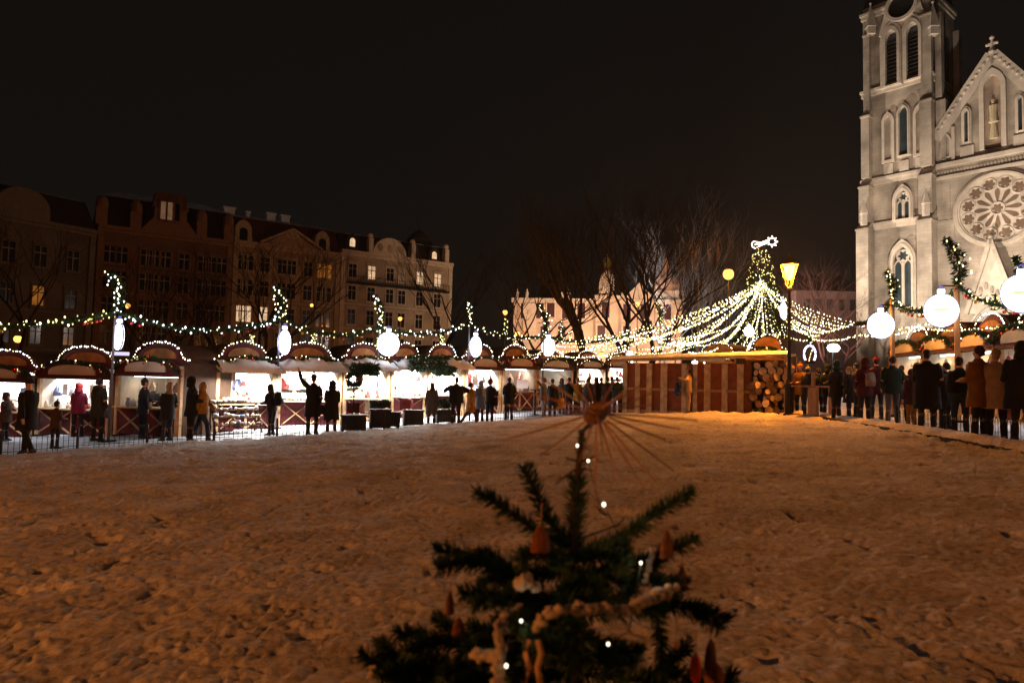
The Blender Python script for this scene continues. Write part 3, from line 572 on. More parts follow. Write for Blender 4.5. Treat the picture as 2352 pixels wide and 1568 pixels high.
# ------------------------------------------------------------------ garlands, poles, lit ornaments
def catenary(a, b, sag, n):
    return [a.lerp(b, i / n) - V((0,0,sag * 4 * (i/n) * (1 - i/n))) for i in range(n + 1)]
def foliage(b, pts, rad, dens, ln=.11):
    for p, q in zip(pts[:-1], pts[1:]):
        L = (q - p).length; d = (q - p).normalized()
        for i in range(max(1, int(L * dens))):
            c = p.lerp(q, R()); o = V((U(-1,1),U(-1,1),U(-1,1))); o = (o - d * o.dot(d) * .5).normalized(); r = rad * math.sqrt(R())
            s = V((U(-1,1),U(-1,1),U(-1,1))).normalized() * ln * .25; a = c + o * r * .5
            b.add([a - s, a + s, a + o * (ln * U(.6,1.2))], [(0,1,2)])
def garland(label, a, b_, sag, nb, kinds='wy', rad=.13, red=3, group=None, dens=150, bs=1.0):
    pts = catenary(a, b_, sag, 18); t = thing('fir_garland', label, 'garland', a, 0, group); lp = [p - a for p in pts]
    f = MB(); f.tube(lp, .045, 5); foliage(f, lp, rad, dens); f.build('foliage', M['green'], t)
    for i in range(nb):
        x = (i + U(.1,.9)) / nb * 18; k = min(17, int(x)); c = lp[k].lerp(lp[k+1], x - k) + V((U(-.08,.08), -abs(U(.03,.15)), U(-.15,.12))); bulb(t, c, random.choice(kinds), U(.5,1.5) * bs)
    for i in range(red):
        x = U(1, 17); k = int(x); c = lp[k].lerp(lp[k+1], x - k) + V((0, -.12, -.18)); q = MB(); q.ball((0,0,0), .05, 8, 6); q.build('bauble', random.choice((M['red'], M['gold'])), t, True, c)
    return t
def drop(label, top, ln, nb, w=.12, kinds='yyw', group=None):
    t = thing('hanging_garland', label, 'garland', top, 0, group); lp = [V((0,0,-ln*i/6)) for i in range(7)]; f = MB(); f.tube(lp, .03, 5); foliage(f, lp, w, 160); f.build('foliage', M['green'], t)
    for i in range(nb): bulb(t, V((U(-w,w), -U(.0,w), -ln * (i + R()) / nb)), random.choice(kinds), U(.8,1.2))
LOGO = emat('sign_logo', (.9,.95,.45), .95); GLOW = emat('ornament_glow', (.93,.95,1), 5, True); BLUE = emat('ornament_blue_rim', (.3,.28,1), .55)
def ornament(label, p, d, ang, group=None):
    """lit disc shaped like a tree bauble, p its centre, d its diameter, ang how far it is turned from the camera"""
    t = thing('bauble_sign', label, 'light sign', p, ang - math.atan2(p[0], p[1]), group); r = d / 2
    b = MB(); b.prism([(r*math.cos(2*PI*i/28), 1.08*r*math.sin(2*PI*i/28)) for i in range(28)], -.035, .035); b.build('light_box', GLOW, t)
    b = MB(); b.frame([(1.035*r*math.cos(2*PI*i/28), 1.115*r*math.sin(2*PI*i/28)) for i in range(28)], [(1.002*r*math.cos(2*PI*i/28), 1.083*r*math.sin(2*PI*i/28)) for i in range(28)], -.02, .02); b.build('rim', BLUE, t)  # blue edge of the sign; its glow also stands in for the halo
    b = MB(); b.box(-r*.2, r*.2, -.06, .06, r*1.15, r*1.4); b.build('cap', GLOW, t)
    b = MB(); b.frame([(r*.17*math.cos(2*PI*i/14), r*1.5+r*.17*math.sin(2*PI*i/14)) for i in range(14)], [(r*.1*math.cos(2*PI*i/14), r*1.5+r*.1*math.sin(2*PI*i/14)) for i in range(14)], -.03, .03); b.build('ring', BLUE, t)
    b = MB(); b.box(-r*.42, r*.42, -.043, -.0355, -r*.02, r*.14); b.box(-r*.3, r*.1, -.043, -.0355, -r*.16, -r*.06); b.build('logo', LOGO, t)
def crescent(label, base, h, w, nb, group, lean=.25, kinds='wwc'):
    t = thing('lit_fir_crescent', label, 'light ornament', base, 0, group); f = MB(); pts = []; n = 10
    pts = [V((lean * w * math.sin(PI * i / n) * 1.2 - w*.5*(i/n)**2, 0, h * i / n)) for i in range(n + 1)]
    prof = [math.sin(PI * min(.98, i / n * .86 + .1)) * w * .52 for i in range(n + 1)]
    f.tube(pts, .04, 5)
    for k in range(n): foliage(f, pts[k:k+2], prof[k], 380, .14)
    f.build('foliage', M['green'], t)
    for i in range(nb):
        x = (i + R()) / nb * n; k = min(n - 1, int(x)); c = pts[k].lerp(pts[k+1], x - k) + V((U(-1,1) * prof[k], -abs(U(.2,1)) * prof[k], 0)); bulb(t, c, random.choice(kinds), U(.85,1.3))
def pole(label, px, py_top, Y, m=None, r=.038, group='poles carrying the garlands'):
    top = P(px, py_top, Y); g = zg(top.x); t = thing('garland_pole', label, 'pole', (top.x, top.y, g - .03), 0, group)
    b = MB(); b.tube([(0,0,0),(0,0,top.z-g+.03)], r, 8); b.build('shaft', m or mat('pole_steel', (.12,.12,.13), .5), t); b = MB(); b.box(-.16,.16,-.16,.16,0,.07); b.build('foot_plate', M['iron'], t); return top
names = ['first pole from the dark grey block', 'second pole, over the wide bright stall', 'third pole, in front of the cream block', 'fourth pole, past the cream block', 'fifth pole, left of the forked tree']
pp = [(265,716,21.7,(273,773),.78,72,1.25,22),(643,732,25.6,(653,786),.85,61,1.18,22),(871,752,29,(892,790),.93,8,1.25,24),(1078,742,31.5,(1092,796),.9,54,1.05,16),(1249,772,36,(1260,797),.88,38,1.35,20)]
tops = []
for i, (px, pt, Y, oc, dm, an, ch_, nb) in enumerate(pp):
    top = pole('thin steel garland pole, the ' + names[i], px, pt, Y); tops.append(top)
    c = P(oc[0], oc[1], Y - .15); ornament('glowing white bauble shaped sign on the ' + names[i], c, dm, math.radians(an) * (1 if i % 2 else -1))
    b = MB(); b.bar(V((top.x, top.y, c.z + dm*.9)) - c, V((0,0,dm*.83)), .03); a_ = b.build('sign_bracket', M['iron'], None, False, c); tag(a_, 'small iron bracket on the ' + names[i], 'bracket', 'brackets of the bauble signs')
    hh = {0: 92, 1: 72, 2: 72, 3: 50, 4: 72}[i]; crescent('lit fir crescent on top of the ' + names[i], top, hh / 1568 * Y, {0:.55,1:.55,2:.42,3:.3,4:.6}[i], nb, 'lit crescents on the poles', .25, 'wwc' if i == 0 else 'wwyc')
gk = ['cwwy','cwcw','wwyc','wwcy','wywc']
offL = P(-170, 738, 18.5)
garland('lit fir garland running out of the picture before the grey block', offL, tops[0] - V((0,0,.02)), .25, 62, 'yyyw', red=8)
garland('sagging lit garland between the first and second poles', tops[0], tops[1], .5, 48, 'cccw', red=5)
garland('dark garland with few lights between the second and third poles', tops[1], tops[2], .45, 26, 'wyw', red=8, rad=.17)
garland('lit garland between the third and fourth poles', tops[2], tops[3], .38, 36, 'ccw', red=5, rad=.16)
garland('lit garland between the fourth and fifth poles', tops[3], tops[4], .3, 30, 'wwy', red=3)
far6 = P(1446, 768, 48); garland('thin lit garland from the fifth pole towards the theatre trees', tops[4], far6, .4, 46, 'wwy', red=2)
ornament('small glowing bauble sign low before the wooden hut', P(1446, 822, 46), .72, .7)
pole('distant thin pole carrying the small bauble sign', 1446, 780, 46.3)
ornament('bauble sign lying almost edge-on before the giant lit fir', P(1799, 714, 40), .95, math.radians(70))
ornament('small warm bauble sign at the foot of the giant lit fir', P(1720, 761, 42), .62, .3)
for i, (px, py, hp, Y) in enumerate(((580,768,30,26),(722,768,28,27.5),(870,758,44,29.5),(1016,768,24,31),(1163,730,38,34),(1290,738,52,37),(1182,770,30,40),(1310,760,28,42))):
    drop(['thin hanging garland over the wide bright stall','dim hanging garland right of the second pole','hanging garland beside the third pole','short hanging garland in front of the cream block corner','yellow lit hanging garland between cream block and theatre','yellow lit hanging garland over the left end of the theatre','small hanging garland near the orange street light','small hanging garland below the forked tree'][i], P(px, py, Y), hp / 1568 * Y, 14 if i else 18, .11 if i != 5 else .16, 'yyw')
# right hand poles
rp_ = [(2049,688,22.5,(2023,747),.8,0,'pole left of the church tower windows'),(2197,655,19.5,(2162,713),.86,0,'tall pole before the church nave'),(2392,690,17.5,(2347,674),.9,0,'pole at the end of the church side')]
rt_ = []
for px, pt, Y, oc, dm, an, nm in rp_:
    top = pole('wooden garland ' + nm, px, pt, Y, M['orangewood'], .075); rt_.append(top)
    c = P(oc[0], oc[1], Y - .1); ornament('big round glowing bauble sign on the ' + nm, c, dm, .15)
    b = MB(); b.bar(V((top.x, top.y, c.z + dm*.85)) - c, V((0,0,dm*.83)), .035); tag(b.build('sign_bracket', M['iron'], None, False, c), 'iron sign bracket on the ' + nm, 'bracket', 'brackets of the bauble signs')
crescent('narrow lit fir crescent left of the church tower windows', rt_[0], 66/1568*22.5, .38, 14, 'lit crescents on the poles', .2, 'yyw'); crescent('bushy fir crescent with yellow lights before the church nave', rt_[1], 108/1568*19.5, .62, 12, 'lit crescents on the poles', .2, 'yyw')
crescent('fir crescent rising at the end of the church side', P(2340, 650, 17.8), .7, .2, 3, 'lit crescents on the poles', .2, 'y')
garland('thick garland with copper baubles before the church tower', rt_[0] - V((0,0,.1)), rt_[1] - V((0,0,.15)), .42, 26, 'yyw', .17, 10)
garland('thick dark garland before the church nave', rt_[1], rt_[2], .35, 24, 'yyw', .2, 6)
garland('garland from the church side pole towards the giant lit fir', rt_[0], P(1968, 742, 34), .3, 22, 'wyw', .13, 4)
drop('yellow lit hanging garland before the church portal', P(2286, 676, 19), .45, 14, .15, 'yyy')
# ornament light poured over the stalls: point lights set just before several glowing signs
for px, py, Y in ((2023,747,22.0),(2162,713,19),(2347,674,17)): lamp('POINT', P(px, py, Y - .35), 10, (.9,.93,1), .3)
for px, py, Y in ((273,773,21.2),(892,790,28.4)): lamp('POINT', P(px, py, Y - .3), 30, (.9,.93,1), .3)

# ------------------------------------------------------------------ giant lit fir with light chains spread to the ring of poles
TB = P(1748, 800, 50); TB.z = zg(TB.x); tip = P(1747, 571, 50).z - TB.z
t = thing('giant_christmas_tree', 'giant lit fir hung with light chains under a comet', 'christmas tree', TB)
b = MB(); b.tube([(0,0,0),(0,0,tip)], [.22,.03], 8); b.build('trunk', M['bark'], t)
f = MB()
for i in range(14000):
    z = (1 - math.sqrt(R())) * tip * .97 + .6; rr = (.38 + 2.0 * max(0, 1 - z / tip) ** .9) * (1 + .14 * math.sin(z * 7)); a = U(0, 2*PI); q = rr * math.sqrt(U(.35, 1)); c = V((q*math.cos(a), q*math.sin(a), z)); o = V((math.cos(a), math.sin(a), U(-.5,.3))).normalized()
    s = V((U(-1,1),U(-1,1),U(-1,1))).normalized() * .07; f.add([c - s, c + s, c + o * U(.2,.4)], [(0,1,2)])
f.build('foliage', M['green'], t)
def merged_bulbs(b, c, r): b.add([c+V((r,0,0)),c+V((-r,0,0)),c+V((0,r,0)),c+V((0,-r,0)),c+V((0,0,r*1.6)),c+V((0,0,-r*1.6))], [(0,2,4),(2,1,4),(1,3,4),(3,0,4),(2,0,5),(1,2,5),(3,1,5),(0,3,5)])
bb = MB(); k = 0
for i in range(520):
    z = ((1 - math.sqrt(R())) * .92 if i % 2 else U(.62,.985)) * tip + .1; rr = (.42 + 2.0 * max(0, 1 - z / tip) ** .9) * (1 + .14 * math.sin(z * 7)); a = U(0, 2*PI); c = V((rr*math.cos(a), rr*math.sin(a), z))
    if c.y < .3 and k < 100: bulb(t, c, 'y' if R() < .5 else 'w', 1.35); k += 1
    else: merged_bulbs(bb, c, .036)
o = bb.build('bulb', BY, t); o['kind'] = 'stuff'
NEON = emat('comet_neon', (1,.74,.62), 7)
cp = P(1750, 558, 50); cm = thing('comet_light', 'glowing comet star on the tip of the giant lit fir', 'light ornament', cp)
b = MB(); b.tube([(.75+.42*(1 if i % 2 == 0 else .52)*math.cos(PI*i/8), 0, .12+.42*(1 if i % 2 == 0 else .52)*math.sin(PI*i/8)) for i in range(17)], .035, 6); b.build('star_tube', NEON, cm)
b = MB()
for q in (((.4,.22),(-.1,.02),(-.62,.1),(-.75,-.05)),((.42,.02),(-.1,-.2),(-.5,-.42)),((.45,.12),(0,-.08),(-.55,-.15)),((-.75,-.05),(-.7,-.3),(-.5,-.42))): b.tube([(x, 0, z) for x, z in q], .035, 6)
b.build('tail_tube', NEON, cm); b = MB(); b.bar((-.05,.05,-.9),(.1,.05,-.05),.05); b.build('bracket', M['iron'], cm)
WIRE = M['iron']
def light_chain(label, a, b_, sag, n, r=.03, m=BW, group=None, m2=None):
    pts = catenary(a, b_, sag, 14); b = MB(); lp = [p - a for p in pts]; b.m = 0; b.tube(lp, .012, 3, False)
    for i in range(n):
        x = (i + .5 + U(-.3,.3)) / n * 14; k = min(13, int(x)); b.m = 1 if (m2 is None or R() < .6) else 2; merged_bulbs(b, lp[k].lerp(lp[k+1], x - k) + V((U(-.04,.04),U(-.04,.04),-.03+U(-.03,.03))), r * U(.75,1.25))
    o = b.build('light_chain', [WIRE, m] + ([m2] if m2 else []), None, False, a); return tag(o, label, 'fairy lights', group)
topz = P(1747, 648, 50).z
GC = 'light chains spread from the giant lit fir'
ends = []
for i in range(18):     # left fan
    f_ = i / 17; ends.append((P(1238 + 330 * f_ + (12 if i % 2 else 0), 800 - 8 * math.sin(f_*3) + (10 if i % 2 else -12), 56 - 25 * f_ + (4 if i % 2 else 0)), 'left'))
for i in range(10):
    f_ = i / 9; ends.append((P(1975 - 105 * f_, 742 + 30 * f_, 44 - 8 * f_), 'right'))
for i in range(4): ends.append((P(1600 + 55 * i, 812 + 4*(i % 2), 33), 'front'))
for i, (e, side) in enumerate(ends):
    s = V((TB.x + U(-.2,.2), TB.y + U(-.2,.2), topz + U(-.3,.3))); L = (e - s).length
    light_chain({'left': 'one of the light chains fanning from the giant lit fir towards the theatre', 'right': 'one of the light chains fanning from the giant lit fir towards the church', 'front': 'one of the light chains falling from the giant lit fir towards the wooden hut'}[side], s, e, L * (.045 + .02 * (i % 3)), int(L * 3.6), .042 if side == 'left' else .034, BW, {'left': 'light chains fanning towards the theatre', 'right': 'light chains fanning towards the church', 'front': 'light chains falling towards the hut'}[side], BY)
for i in range(11):     # chains lying down the fir itself
    a = PI + PI * (i + .5) / 11; e = TB + V((2.3*math.cos(a), 2.3*math.sin(a), 1.2)); s = V((TB.x+.35*math.cos(a), TB.y+.35*math.sin(a), topz)); light_chain('light chain hanging straight down the front of the giant lit fir', s, e, .35, 46, .03, BY, 'light chains hanging down the giant lit fir', BW)
chs = [((1255,790,40),(1450,772,44),.35,60),((1250,812,38),(1436,803,42),.3,52),((1450,772,44),(1700,742,46),.5,80),((1436,803,42),(1600,792,42),.35,54),((1600,792,42),(1700,752,44),.4,40),((1640,818,40),(1702,770,44),.4,30),((1800,748,44),(1960,742,40),.45,40),((1800,765,40),(1868,778,36),.2,22),((1868,778,36),(1972,768,30),.15,30),((1972,768,30),(2120,752,26),.12,34),((2120,752,26),(2352,738,20),.15,44),((1868,778,36),(1860,828,33),.05,12),((2060,756,27),(2210,735,24),-.05,26),((1500,795,44),(1580,780,46),.2,24),((1770,742,44),(1800,742,42),.8,16),((660,800,30),(880,806,32),.12,40),((880,806,32),(1250,812,38),.1,70),((1330,812,44),(1500,808,44),.2,46)]
cl_ = ['upper light chain behind the fifth pole','lower light chain behind the fifth pole','light chain along the forked tree to the giant fir','light chain low over the back stalls','light chain rising beside the frosted tree','short looping light chain by the frosted tree','light chain right of the giant fir at garland height','short light chain behind the street lamp','light chain past the white floodlight','light chain across the foot of the church tower','light chain across the church portal','short vertical light chain beside the blue arch light','light chain sloping before the church tower door','light chain between frosted tree and theatre','small looping light chain on the giant fir front','light chain along the roofs of the bright stalls','long light chain along the roofs behind the third pole','light chain above the distant white stalls']
for (a, b_, sg, n_), lb in zip(chs, cl_): light_chain(lb, P(*a), P(*b_), sg, n_, .026, BW, None, BY)
for px, py, Y, hp in ((1517,692,46,50),(1862,770,34,24)):
    crescent('lit fir crescent above the light chains before the theatre corner' if px == 1517 else 'small lit fir tuft beside the blue arch light', P(px, py + hp, Y), hp/1568*Y, .7 if px == 1517 else .3, 20 if px == 1517 else 8, 'lit crescents on the poles', .1, 'yyw')
pole('pole under the lit crescent before the theatre corner', 1517, 741, 46)
b = MB(); b.tube([(0,0,0),(0,0,P(1604,643,60).z)], .09, 6); q = P(1604, 800, 60); tag(b.build('flagpole', mat('pale_pole', (.6,.45,.3)), None, False, (q.x, q.y, 0)), 'bare pale flagpole between the theatre and the giant lit fir', 'flagpole')
# blue arch light and small blue lights
q = P(1860, 818, 33); b = MB(); b.tube([(.28*math.cos(a)*(1.0), 0, .1+.42*math.sin(a)) for a in [-.75 + (PI+1.5)*i/14 for i in range(15)]], .045, 6); al = thing('arch_light', 'bluish white arch light right of the street lamp', 'light ornament', q); b.build('tube', emat('arch_tube', (.72,.7,1), 4), al); b = MB(); b.box(-.25,.25,-.05,.05,-.34,-.24); b.build('base', M['iron'], al)

# ------------------------------------------------------------------ street lamps
LGLASS = emat('sodium_glass', (1,.52,.12), 6, True); LG2 = emat('sodium_far', (1,.45,.09), 2.8)
def street_lamp(label, px, py, Y, big=False, power=0, r=.17, col=SODIUM, hidden=False, at_=None):
    p = at_ or P(px, py, Y); g = zg(p.x); h = p.z - g; t = thing('street_lamp', label, 'street lamp', (p.x, p.y, g - .05), 0)
    if big:
        b = MB(); b.rings([(0,0,0,.21,.21),(0,0,.1,.21,.21),(0,0,.14,.16,.16),(0,0,.95,.15,.15),(0,0,1.1,.19,.19),(0,0,1.2,.12,.12),(0,0,1.35,.07,.07),(0,0,2.6,.062,.062),(0,0,2.68,.09,.09),(0,0,2.75,.058,.058),(0,0,h-.72,.045,.045),(0,0,h-.66,.09,.09),(0,0,h-.6,.05,.05)], 12); b.build('post', M['iron'], t, True)
        b = MB()
        for k in range(4):
            a = PI/4 + PI/2*k; b.tube([(.04*math.cos(a),.04*math.sin(a),h-.62),(.12*math.cos(a),.12*math.sin(a),h-.5),(.13*math.cos(a),.13*math.sin(a),h-.4),(.31*math.cos(a),.31*math.sin(a),h+.22)], .016, 5)
        b.build('lantern_frame', mat('brass_frame', (.5,.3,.08), .4), t)
        b = MB(); b.rings([(0,0,h-.34,.09,.09),(0,0,h-.1,.17,.17),(0,0,h+.18,.21,.21)], 8); b.build('lantern_glass', LGLASS, t)
        b = MB(); b.rings([(0,0,h+.2,.33,.33),(0,0,h+.24,.3,.3),(0,0,h+.42,.12,.12),(0,0,h+.46,.06,.06),(0,0,h+.6,.02,.02)], 8); b.build('lantern_cap', M['gold'], t)
    else:
        b = MB(); b.tube([(0,0,0),(0,0,1),(0,0,h-r)], [.09,.06,.04], 6); b.build('post', M['iron'], t); b = MB(); b.ball((0,0,h), r, 10, 7); b.build('globe', LG2, t, True); b = MB(); b.rings([(0,0,h+r*.8,r*.8,r*.8),(0,0,h+r*1.15,r*.2,r*.2)], 8); b.build('cap', M['iron'], t)
    if power: lamp('POINT', (p.x, p.y - (0 if big else r + .12), p.z + (.02 if big else 0)), power, col, .16)
    return t
st_ = street_lamp('tall black lantern lamp glowing orange beside the firewood pile', 1813, 618, 24.3, True)
p = P(1813, 618, 24.3)
for a in range(4):      # the glow leaves through the four panes
    lamp('POINT', (p.x + .34*math.cos(a*PI/2), p.y + .34*math.sin(a*PI/2), p.z - .1), 820, SODIUM, .1)
for a in [('round sodium lamp in the air left of the giant lit fir',1673,628,44,False,2600,.36), ('orange lamp beside the first lit crescent',293,701,66,False,130,.26), ('low orange lamp at the dark grey block',41,777,56,False,150,.3),  # first globe drawn large so its shape takes in the bloom
          ('small lamp above the second and third poles gap',716,700,80,False,90,.2), ('lamp glowing in front of the cream block',919,731,88,False,520,.27), ('lower lamp behind the third bauble sign',921,800,74,False,900,.32),
          ('lamp above the yellow hanging garland near the theatre',1160,716,52,False,500,.19), ('lamp low at the left edge of the theatre',1187,766,50,False,700,.25), ('pale lamp shining in front of the theatre wall',1464,698,70,False,2600,.3,(1,.88,.78)),
          ('lamp low behind the forked tree trunk',1382,814,60,False,300,.26), ('lamp low right of the forked tree trunk',1411,813,62,False,200,.22), ('tiny lamp beside the third lit crescent',870,738,60,False,0,.14), ('small yellowish lamp at the right end of the theatre',1552,725,66,False,0,.14)]:
    street_lamp(*a)
# unseen lanterns: rear one inferred from the lit snow, side pair added as fill
FC = (1,.3,.05)
for lb, q_, pw in (('lantern lamp standing behind the camera', (-14,-5,4.2), 3700), ('added lantern lamp beyond the left picture edge', (-23,8,3.6), 420), ('added lantern lamp beyond the church side picture edge', (16,0,4.0), 1050)):
    street_lamp(lb, 0, 0, 0, True, 0, at_=V(q_))
    for a in range(4): lamp('POINT', (q_[0] + .36*math.cos(a*PI/2+.4), q_[1] + .36*math.sin(a*PI/2+.4), q_[2] - .1), pw/4*1.6, FC, .15)

# ------------------------------------------------------------------ floodlights: one seen at the foot of the church, others on the ground lighting it
FW = (1, .81, .63)
def flood(label, p, power, tgt, cone=70, see=False):
    t = thing('floodlight', label, 'floodlight', p, 0); d = (V(tgt) - V(p)); a = math.atan2(-d.x, d.y); t.rotation_euler = (0, 0, a)
    b = MB(); b.box(-.35,.35,-.12,.12,-.22,.22); b.build('housing', M['iron'], t); b = MB(); b.box(-.31,.31,.121,.14,-.18,.18); b.build('lens', emat('flood_lens', (.95,.97,1), 20, True) , t)
    b = MB(); b.tube([(0,0,-.22),(0,0,-(p[2]-zg(p[0])))], .05, 6); b.build('stand', M['iron'], t)
    lamp('SPOT', V(p) + d.normalized() * .4, power, FW, .3, tgt, math.radians(cone), .5)
tc_ = church.matrix_basis; cw = lambda u, v, z: V((ch.O.x, ch.O.y, 0)) + ch.d * u + ch.n * v + V((0,0,z))
def fl(lb, u, v, z, pw, tu, tz, cone): flood(lb, cw(u, v, z), pw, cw(tu, 0, tz), cone)
fl('floodlight on a mast aimed up at the church tower', 1, 26, 3.2, 18000, 4.2, 25, 75)
fl('floodlight on a mast aimed up at the rose window', 17, 24, 3.2, 37000, 15.5, 20, 75)
fl('floodlight on a mast aimed at the belfry', -20, 15, 4, 72000, 3, 32, 80)
fl('floodlight at the church side aimed at the tower flank', 24, 14, 3.2, 12000, 9, 40, 60)
q = P(1912, 799, 60); t = thing('floodlight', 'dazzling white floodlight left of the church foot', 'floodlight', q); b = MB(); b.box(-.5,.5,-.1,.25,-.34,.34); b.build('housing', M['iron'], t); b = MB(); b.prism([(.52*math.cos(2*PI*i/20), .36*math.sin(2*PI*i/20)) for i in range(20)], -.3, -.11); b.build('lens', emat('flood_lens', (.95,.97,1), 20, True), t)
b = MB(); b.tube([(0,0,-.3),(0,0,-(q.z - zg(q.x)))], .06, 6); b.build('stand', M['iron'], t); lamp('POINT', q + V((0,-.7,0)), 900, (.9,.94,1), .4)
# theatre floodlighting
lamp('SPOT', P(1300, 850, 78), 13000, (1,.67,.43), .4, P(1290, 740, 98), math.radians(110)); lamp('SPOT', P(1480, 850, 78), 15500, (1,.67,.43), .4, P(1470, 720, 98), math.radians(110)); lamp('SPOT', P(1390, 850, 80), 6500, (1,.67,.43), .4, P(1392, 670, 98), math.radians(80))

# ------------------------------------------------------------------ market stalls
TUBE = emat('stall_tube', (.92,.96,1), 8); SIGNW = mat('arched_sign_board', (.55,.47,.38), .8, .2, 2)
GOODC = [mat('goods_red', (.3,.05,.04), .6), mat('goods_blue', (.2,.24,.42), .6), mat('goods_white', (.75,.73,.7), .6), mat('goods_gold', (.6,.48,.3), .5), mat('goods_brown', (.3,.2,.14), .7), mat('goods_cream', (.7,.62,.5), .6), mat('goods_silver', (.6,.62,.65), .3)]
def local(o_, rz):
    q = Matrix.Translation(o_) @ Matrix.Rotation(rz, 4, 'Z'); return lambda x, y, z: q @ V((x, y, z))
def arc(cx, z0, w, h, n=16, a0=0.0): return [(cx - w/2*math.cos(a0 + (PI-2*a0)*i/n), z0 + h*math.sin(a0 + (PI-2*a0)*i/n)) for i in range(n+1)]
def stall(desc, a, b_, inside='bright', power=120, snow=False, col=(.95,.97,1), depth=2.3, goods=14, cross=True, arch_l=True, hue=None):
    a = V((a.x, a.y, 0)); b_ = V((b_.x, b_.y, 0)); w = (b_ - a).length - .08; d = (b_ - a).normalized(); rz = math.atan2(d.y, d.x); g = zg((a.x + b_.x) / 2); a = a + d * .04; a.z = g - .03
    t = thing('market_stall', desc, 'market stall', a, rz, 'wooden market stalls'); L = local(a, rz); W_ = hue or M['maroon']
    q = MB(); q.box(0, w, depth-.06, depth, .0, 2.5); q.build('back_wall', M['cream'] if inside != 'dark' else W_, t)
    for x, xi in ((0, .026), (w - .025, w - .05)):
        q = MB(); q.box(x, x+.025, .11, depth-.065, .0, 2.45); sw = q.build('side_wall', M['darkwood'], t); q = MB(); q.box(xi, xi+.023, .115, depth-.07, .05, 2.4); q.build('lining', M['cream'], sw)
    for x in (0, w-.12):
        for y in (-.02, depth+.002): q = MB(); q.box(x-.003, x+.123, y, y+.12, 0, 2.35); q.build('post', M['pine'], t)
    q = MB(); q.box(.125, w-.125, .02, .08, .05, .93); q.build('counter_front', W_, t)
    q = MB(); q.box(.05, w-.05, -.18, .5, .95, 1.0); q.build('counter_top', M['pine'], t)
    if cross:
        q = MB(); nn = 2 if w > 2 else 1; ww = (w - .3) / nn
        for i in range(nn):
            x0 = .15 + i * ww; q.bar((x0+.06,.0,.1),(x0+ww-.06,.0,.9), .09, .03); q.bar((x0+.06,-.02,.9),(x0+ww-.06,-.02,.1), .09, .03); q.box(x0+ww-.04, x0+ww+.04, -.03, .015, .05, .93)
        q.build('cross_brace', M['pine'], t)
    # fascia with the arched sign
    cx = w / 2; zf = 2.12; aw = w * .62
    q = MB(); q.prism([(0, zf), (w, zf), (w, zf+.2)] + arc(cx, zf+.2, w*.98, .4)[::-1] + [(0, zf+.2)], -.1, -.03); q.build('fascia', W_, t)
    q = MB(); q.prism([(cx-aw/2, zf+.1), (cx+aw/2, zf+.1)] + arc(cx, zf+.22, aw, .24)[::-1], -.15, -.102); q.build('sign_board', SIGNW, t)
    # upper barrel gable set back
    zt_ = zf + .56; bw = w * .72
    q = MB(); q.prism([(cx-bw/2, zt_-.2), (cx+bw/2, zt_-.2)] + arc(cx, zt_, bw, .5)[::-1], .45, .5); ub = q.build('upper_arch', W_, t)
    q = MB(); q.prism([(cx-bw*.36, zt_+.02), (cx+bw*.36, zt_+.02)] + arc(cx, zt_+.08, bw*.72, .3)[::-1], .4, .448); q.build('arch_panel', M['orangewood'], ub)
    q = MB(); q.prism(arc(cx, zt_, bw+.12, .56) + [(cx+bw/2+.06, zt_-.15), (cx-bw/2-.06, zt_-.15)], .52, depth+.1); rf = q.build('roof', M['darkwood'], t)
    q = MB(); q.box(-.08, w+.02, .3, depth+.15, zf+.33, zf+.42); q.build('roof_deck', M['darkwood'], rf)
    # snow lies on the canopy
    q = MB(); q.add([(-.06,-.75,zf-.02),(w+.04,-.75,zf-.02),(w+.04,.02,zf+.2),(-.06,.02,zf+.2),(-.06,-.75,zf+.04),(w+.04,-.75,zf+.04),(w+.04,.02,zf+.26),(-.06,.02,zf+.26)], [(0,3,2,1),(4,5,6,7),(0,1,5,4),(1,2,6,5),(2,3,7,6),(3,0,4,7)]) if snow else q.box(-.05, w+.03, -.3, .0, zf-.06, zf+.0)
    cn = q.build('canopy', M['darkwood'] if not snow else M['pine'], t)
    if snow:
        q = MB(); nn = 26; vs = []
        for i in range(nn + 1):
            x = -.08 + (w + .14) * i / nn
            h = .12 + .05 * math.sin(i * .7 + w * 9) + U(-.035,.035) + .12 * math.exp(-((x - cx) / (w*.25))**2); vs += [(x,-.8+U(-.02,.02),zf+U(-.03,.02)), (x,-.78,zf+.06+h*.4), (x,-.4,zf+.16+h), (x,-.16,zf+.28+h)]
        q.add(vs, [(i*4+j, (i+1)*4+j, (i+1)*4+j+1, i*4+j+1) for i in range(nn) for j in range(3)]); q.build('snow_cover', M['snow'], cn, True)
    # lights along the arch and greenery under it
    if arch_l:
        pts = [V(L(-.02, .36, zt_-.08))] + [L(x, .36, z+.06) for x, z in arc(cx, zt_, bw+.06, .54, 14)] + [L(w+.02, .36, zt_-.08)]
        s = thing('arch_light_string', 'bulb string over the ' + desc, 'fairy lights', pts[0], 0, 'bulb strings on the stall arches'); lp = [p_ - pts[0] for p_ in pts]; q = MB(); q.tube(lp, .01, 3, False); q.build('wire', WIRE, s)
        nb = int(w * 10); Ls = [0.]
        for p_, r_ in zip(lp[:-1], lp[1:]): Ls.append(Ls[-1] + (r_ - p_).length)
        for i in range(nb):
            x = Ls[-1] * (i + U(.2,.8)) / nb; k = max(j for j in range(len(Ls)-1) if Ls[j] <= x); bulb(s, lp[k].lerp(lp[k+1], (x - Ls[k]) / max(1e-6, Ls[k+1]-Ls[k])) + V((0,0,U(-.02,.03))), random.choice('wwc'), U(.7,1.1))
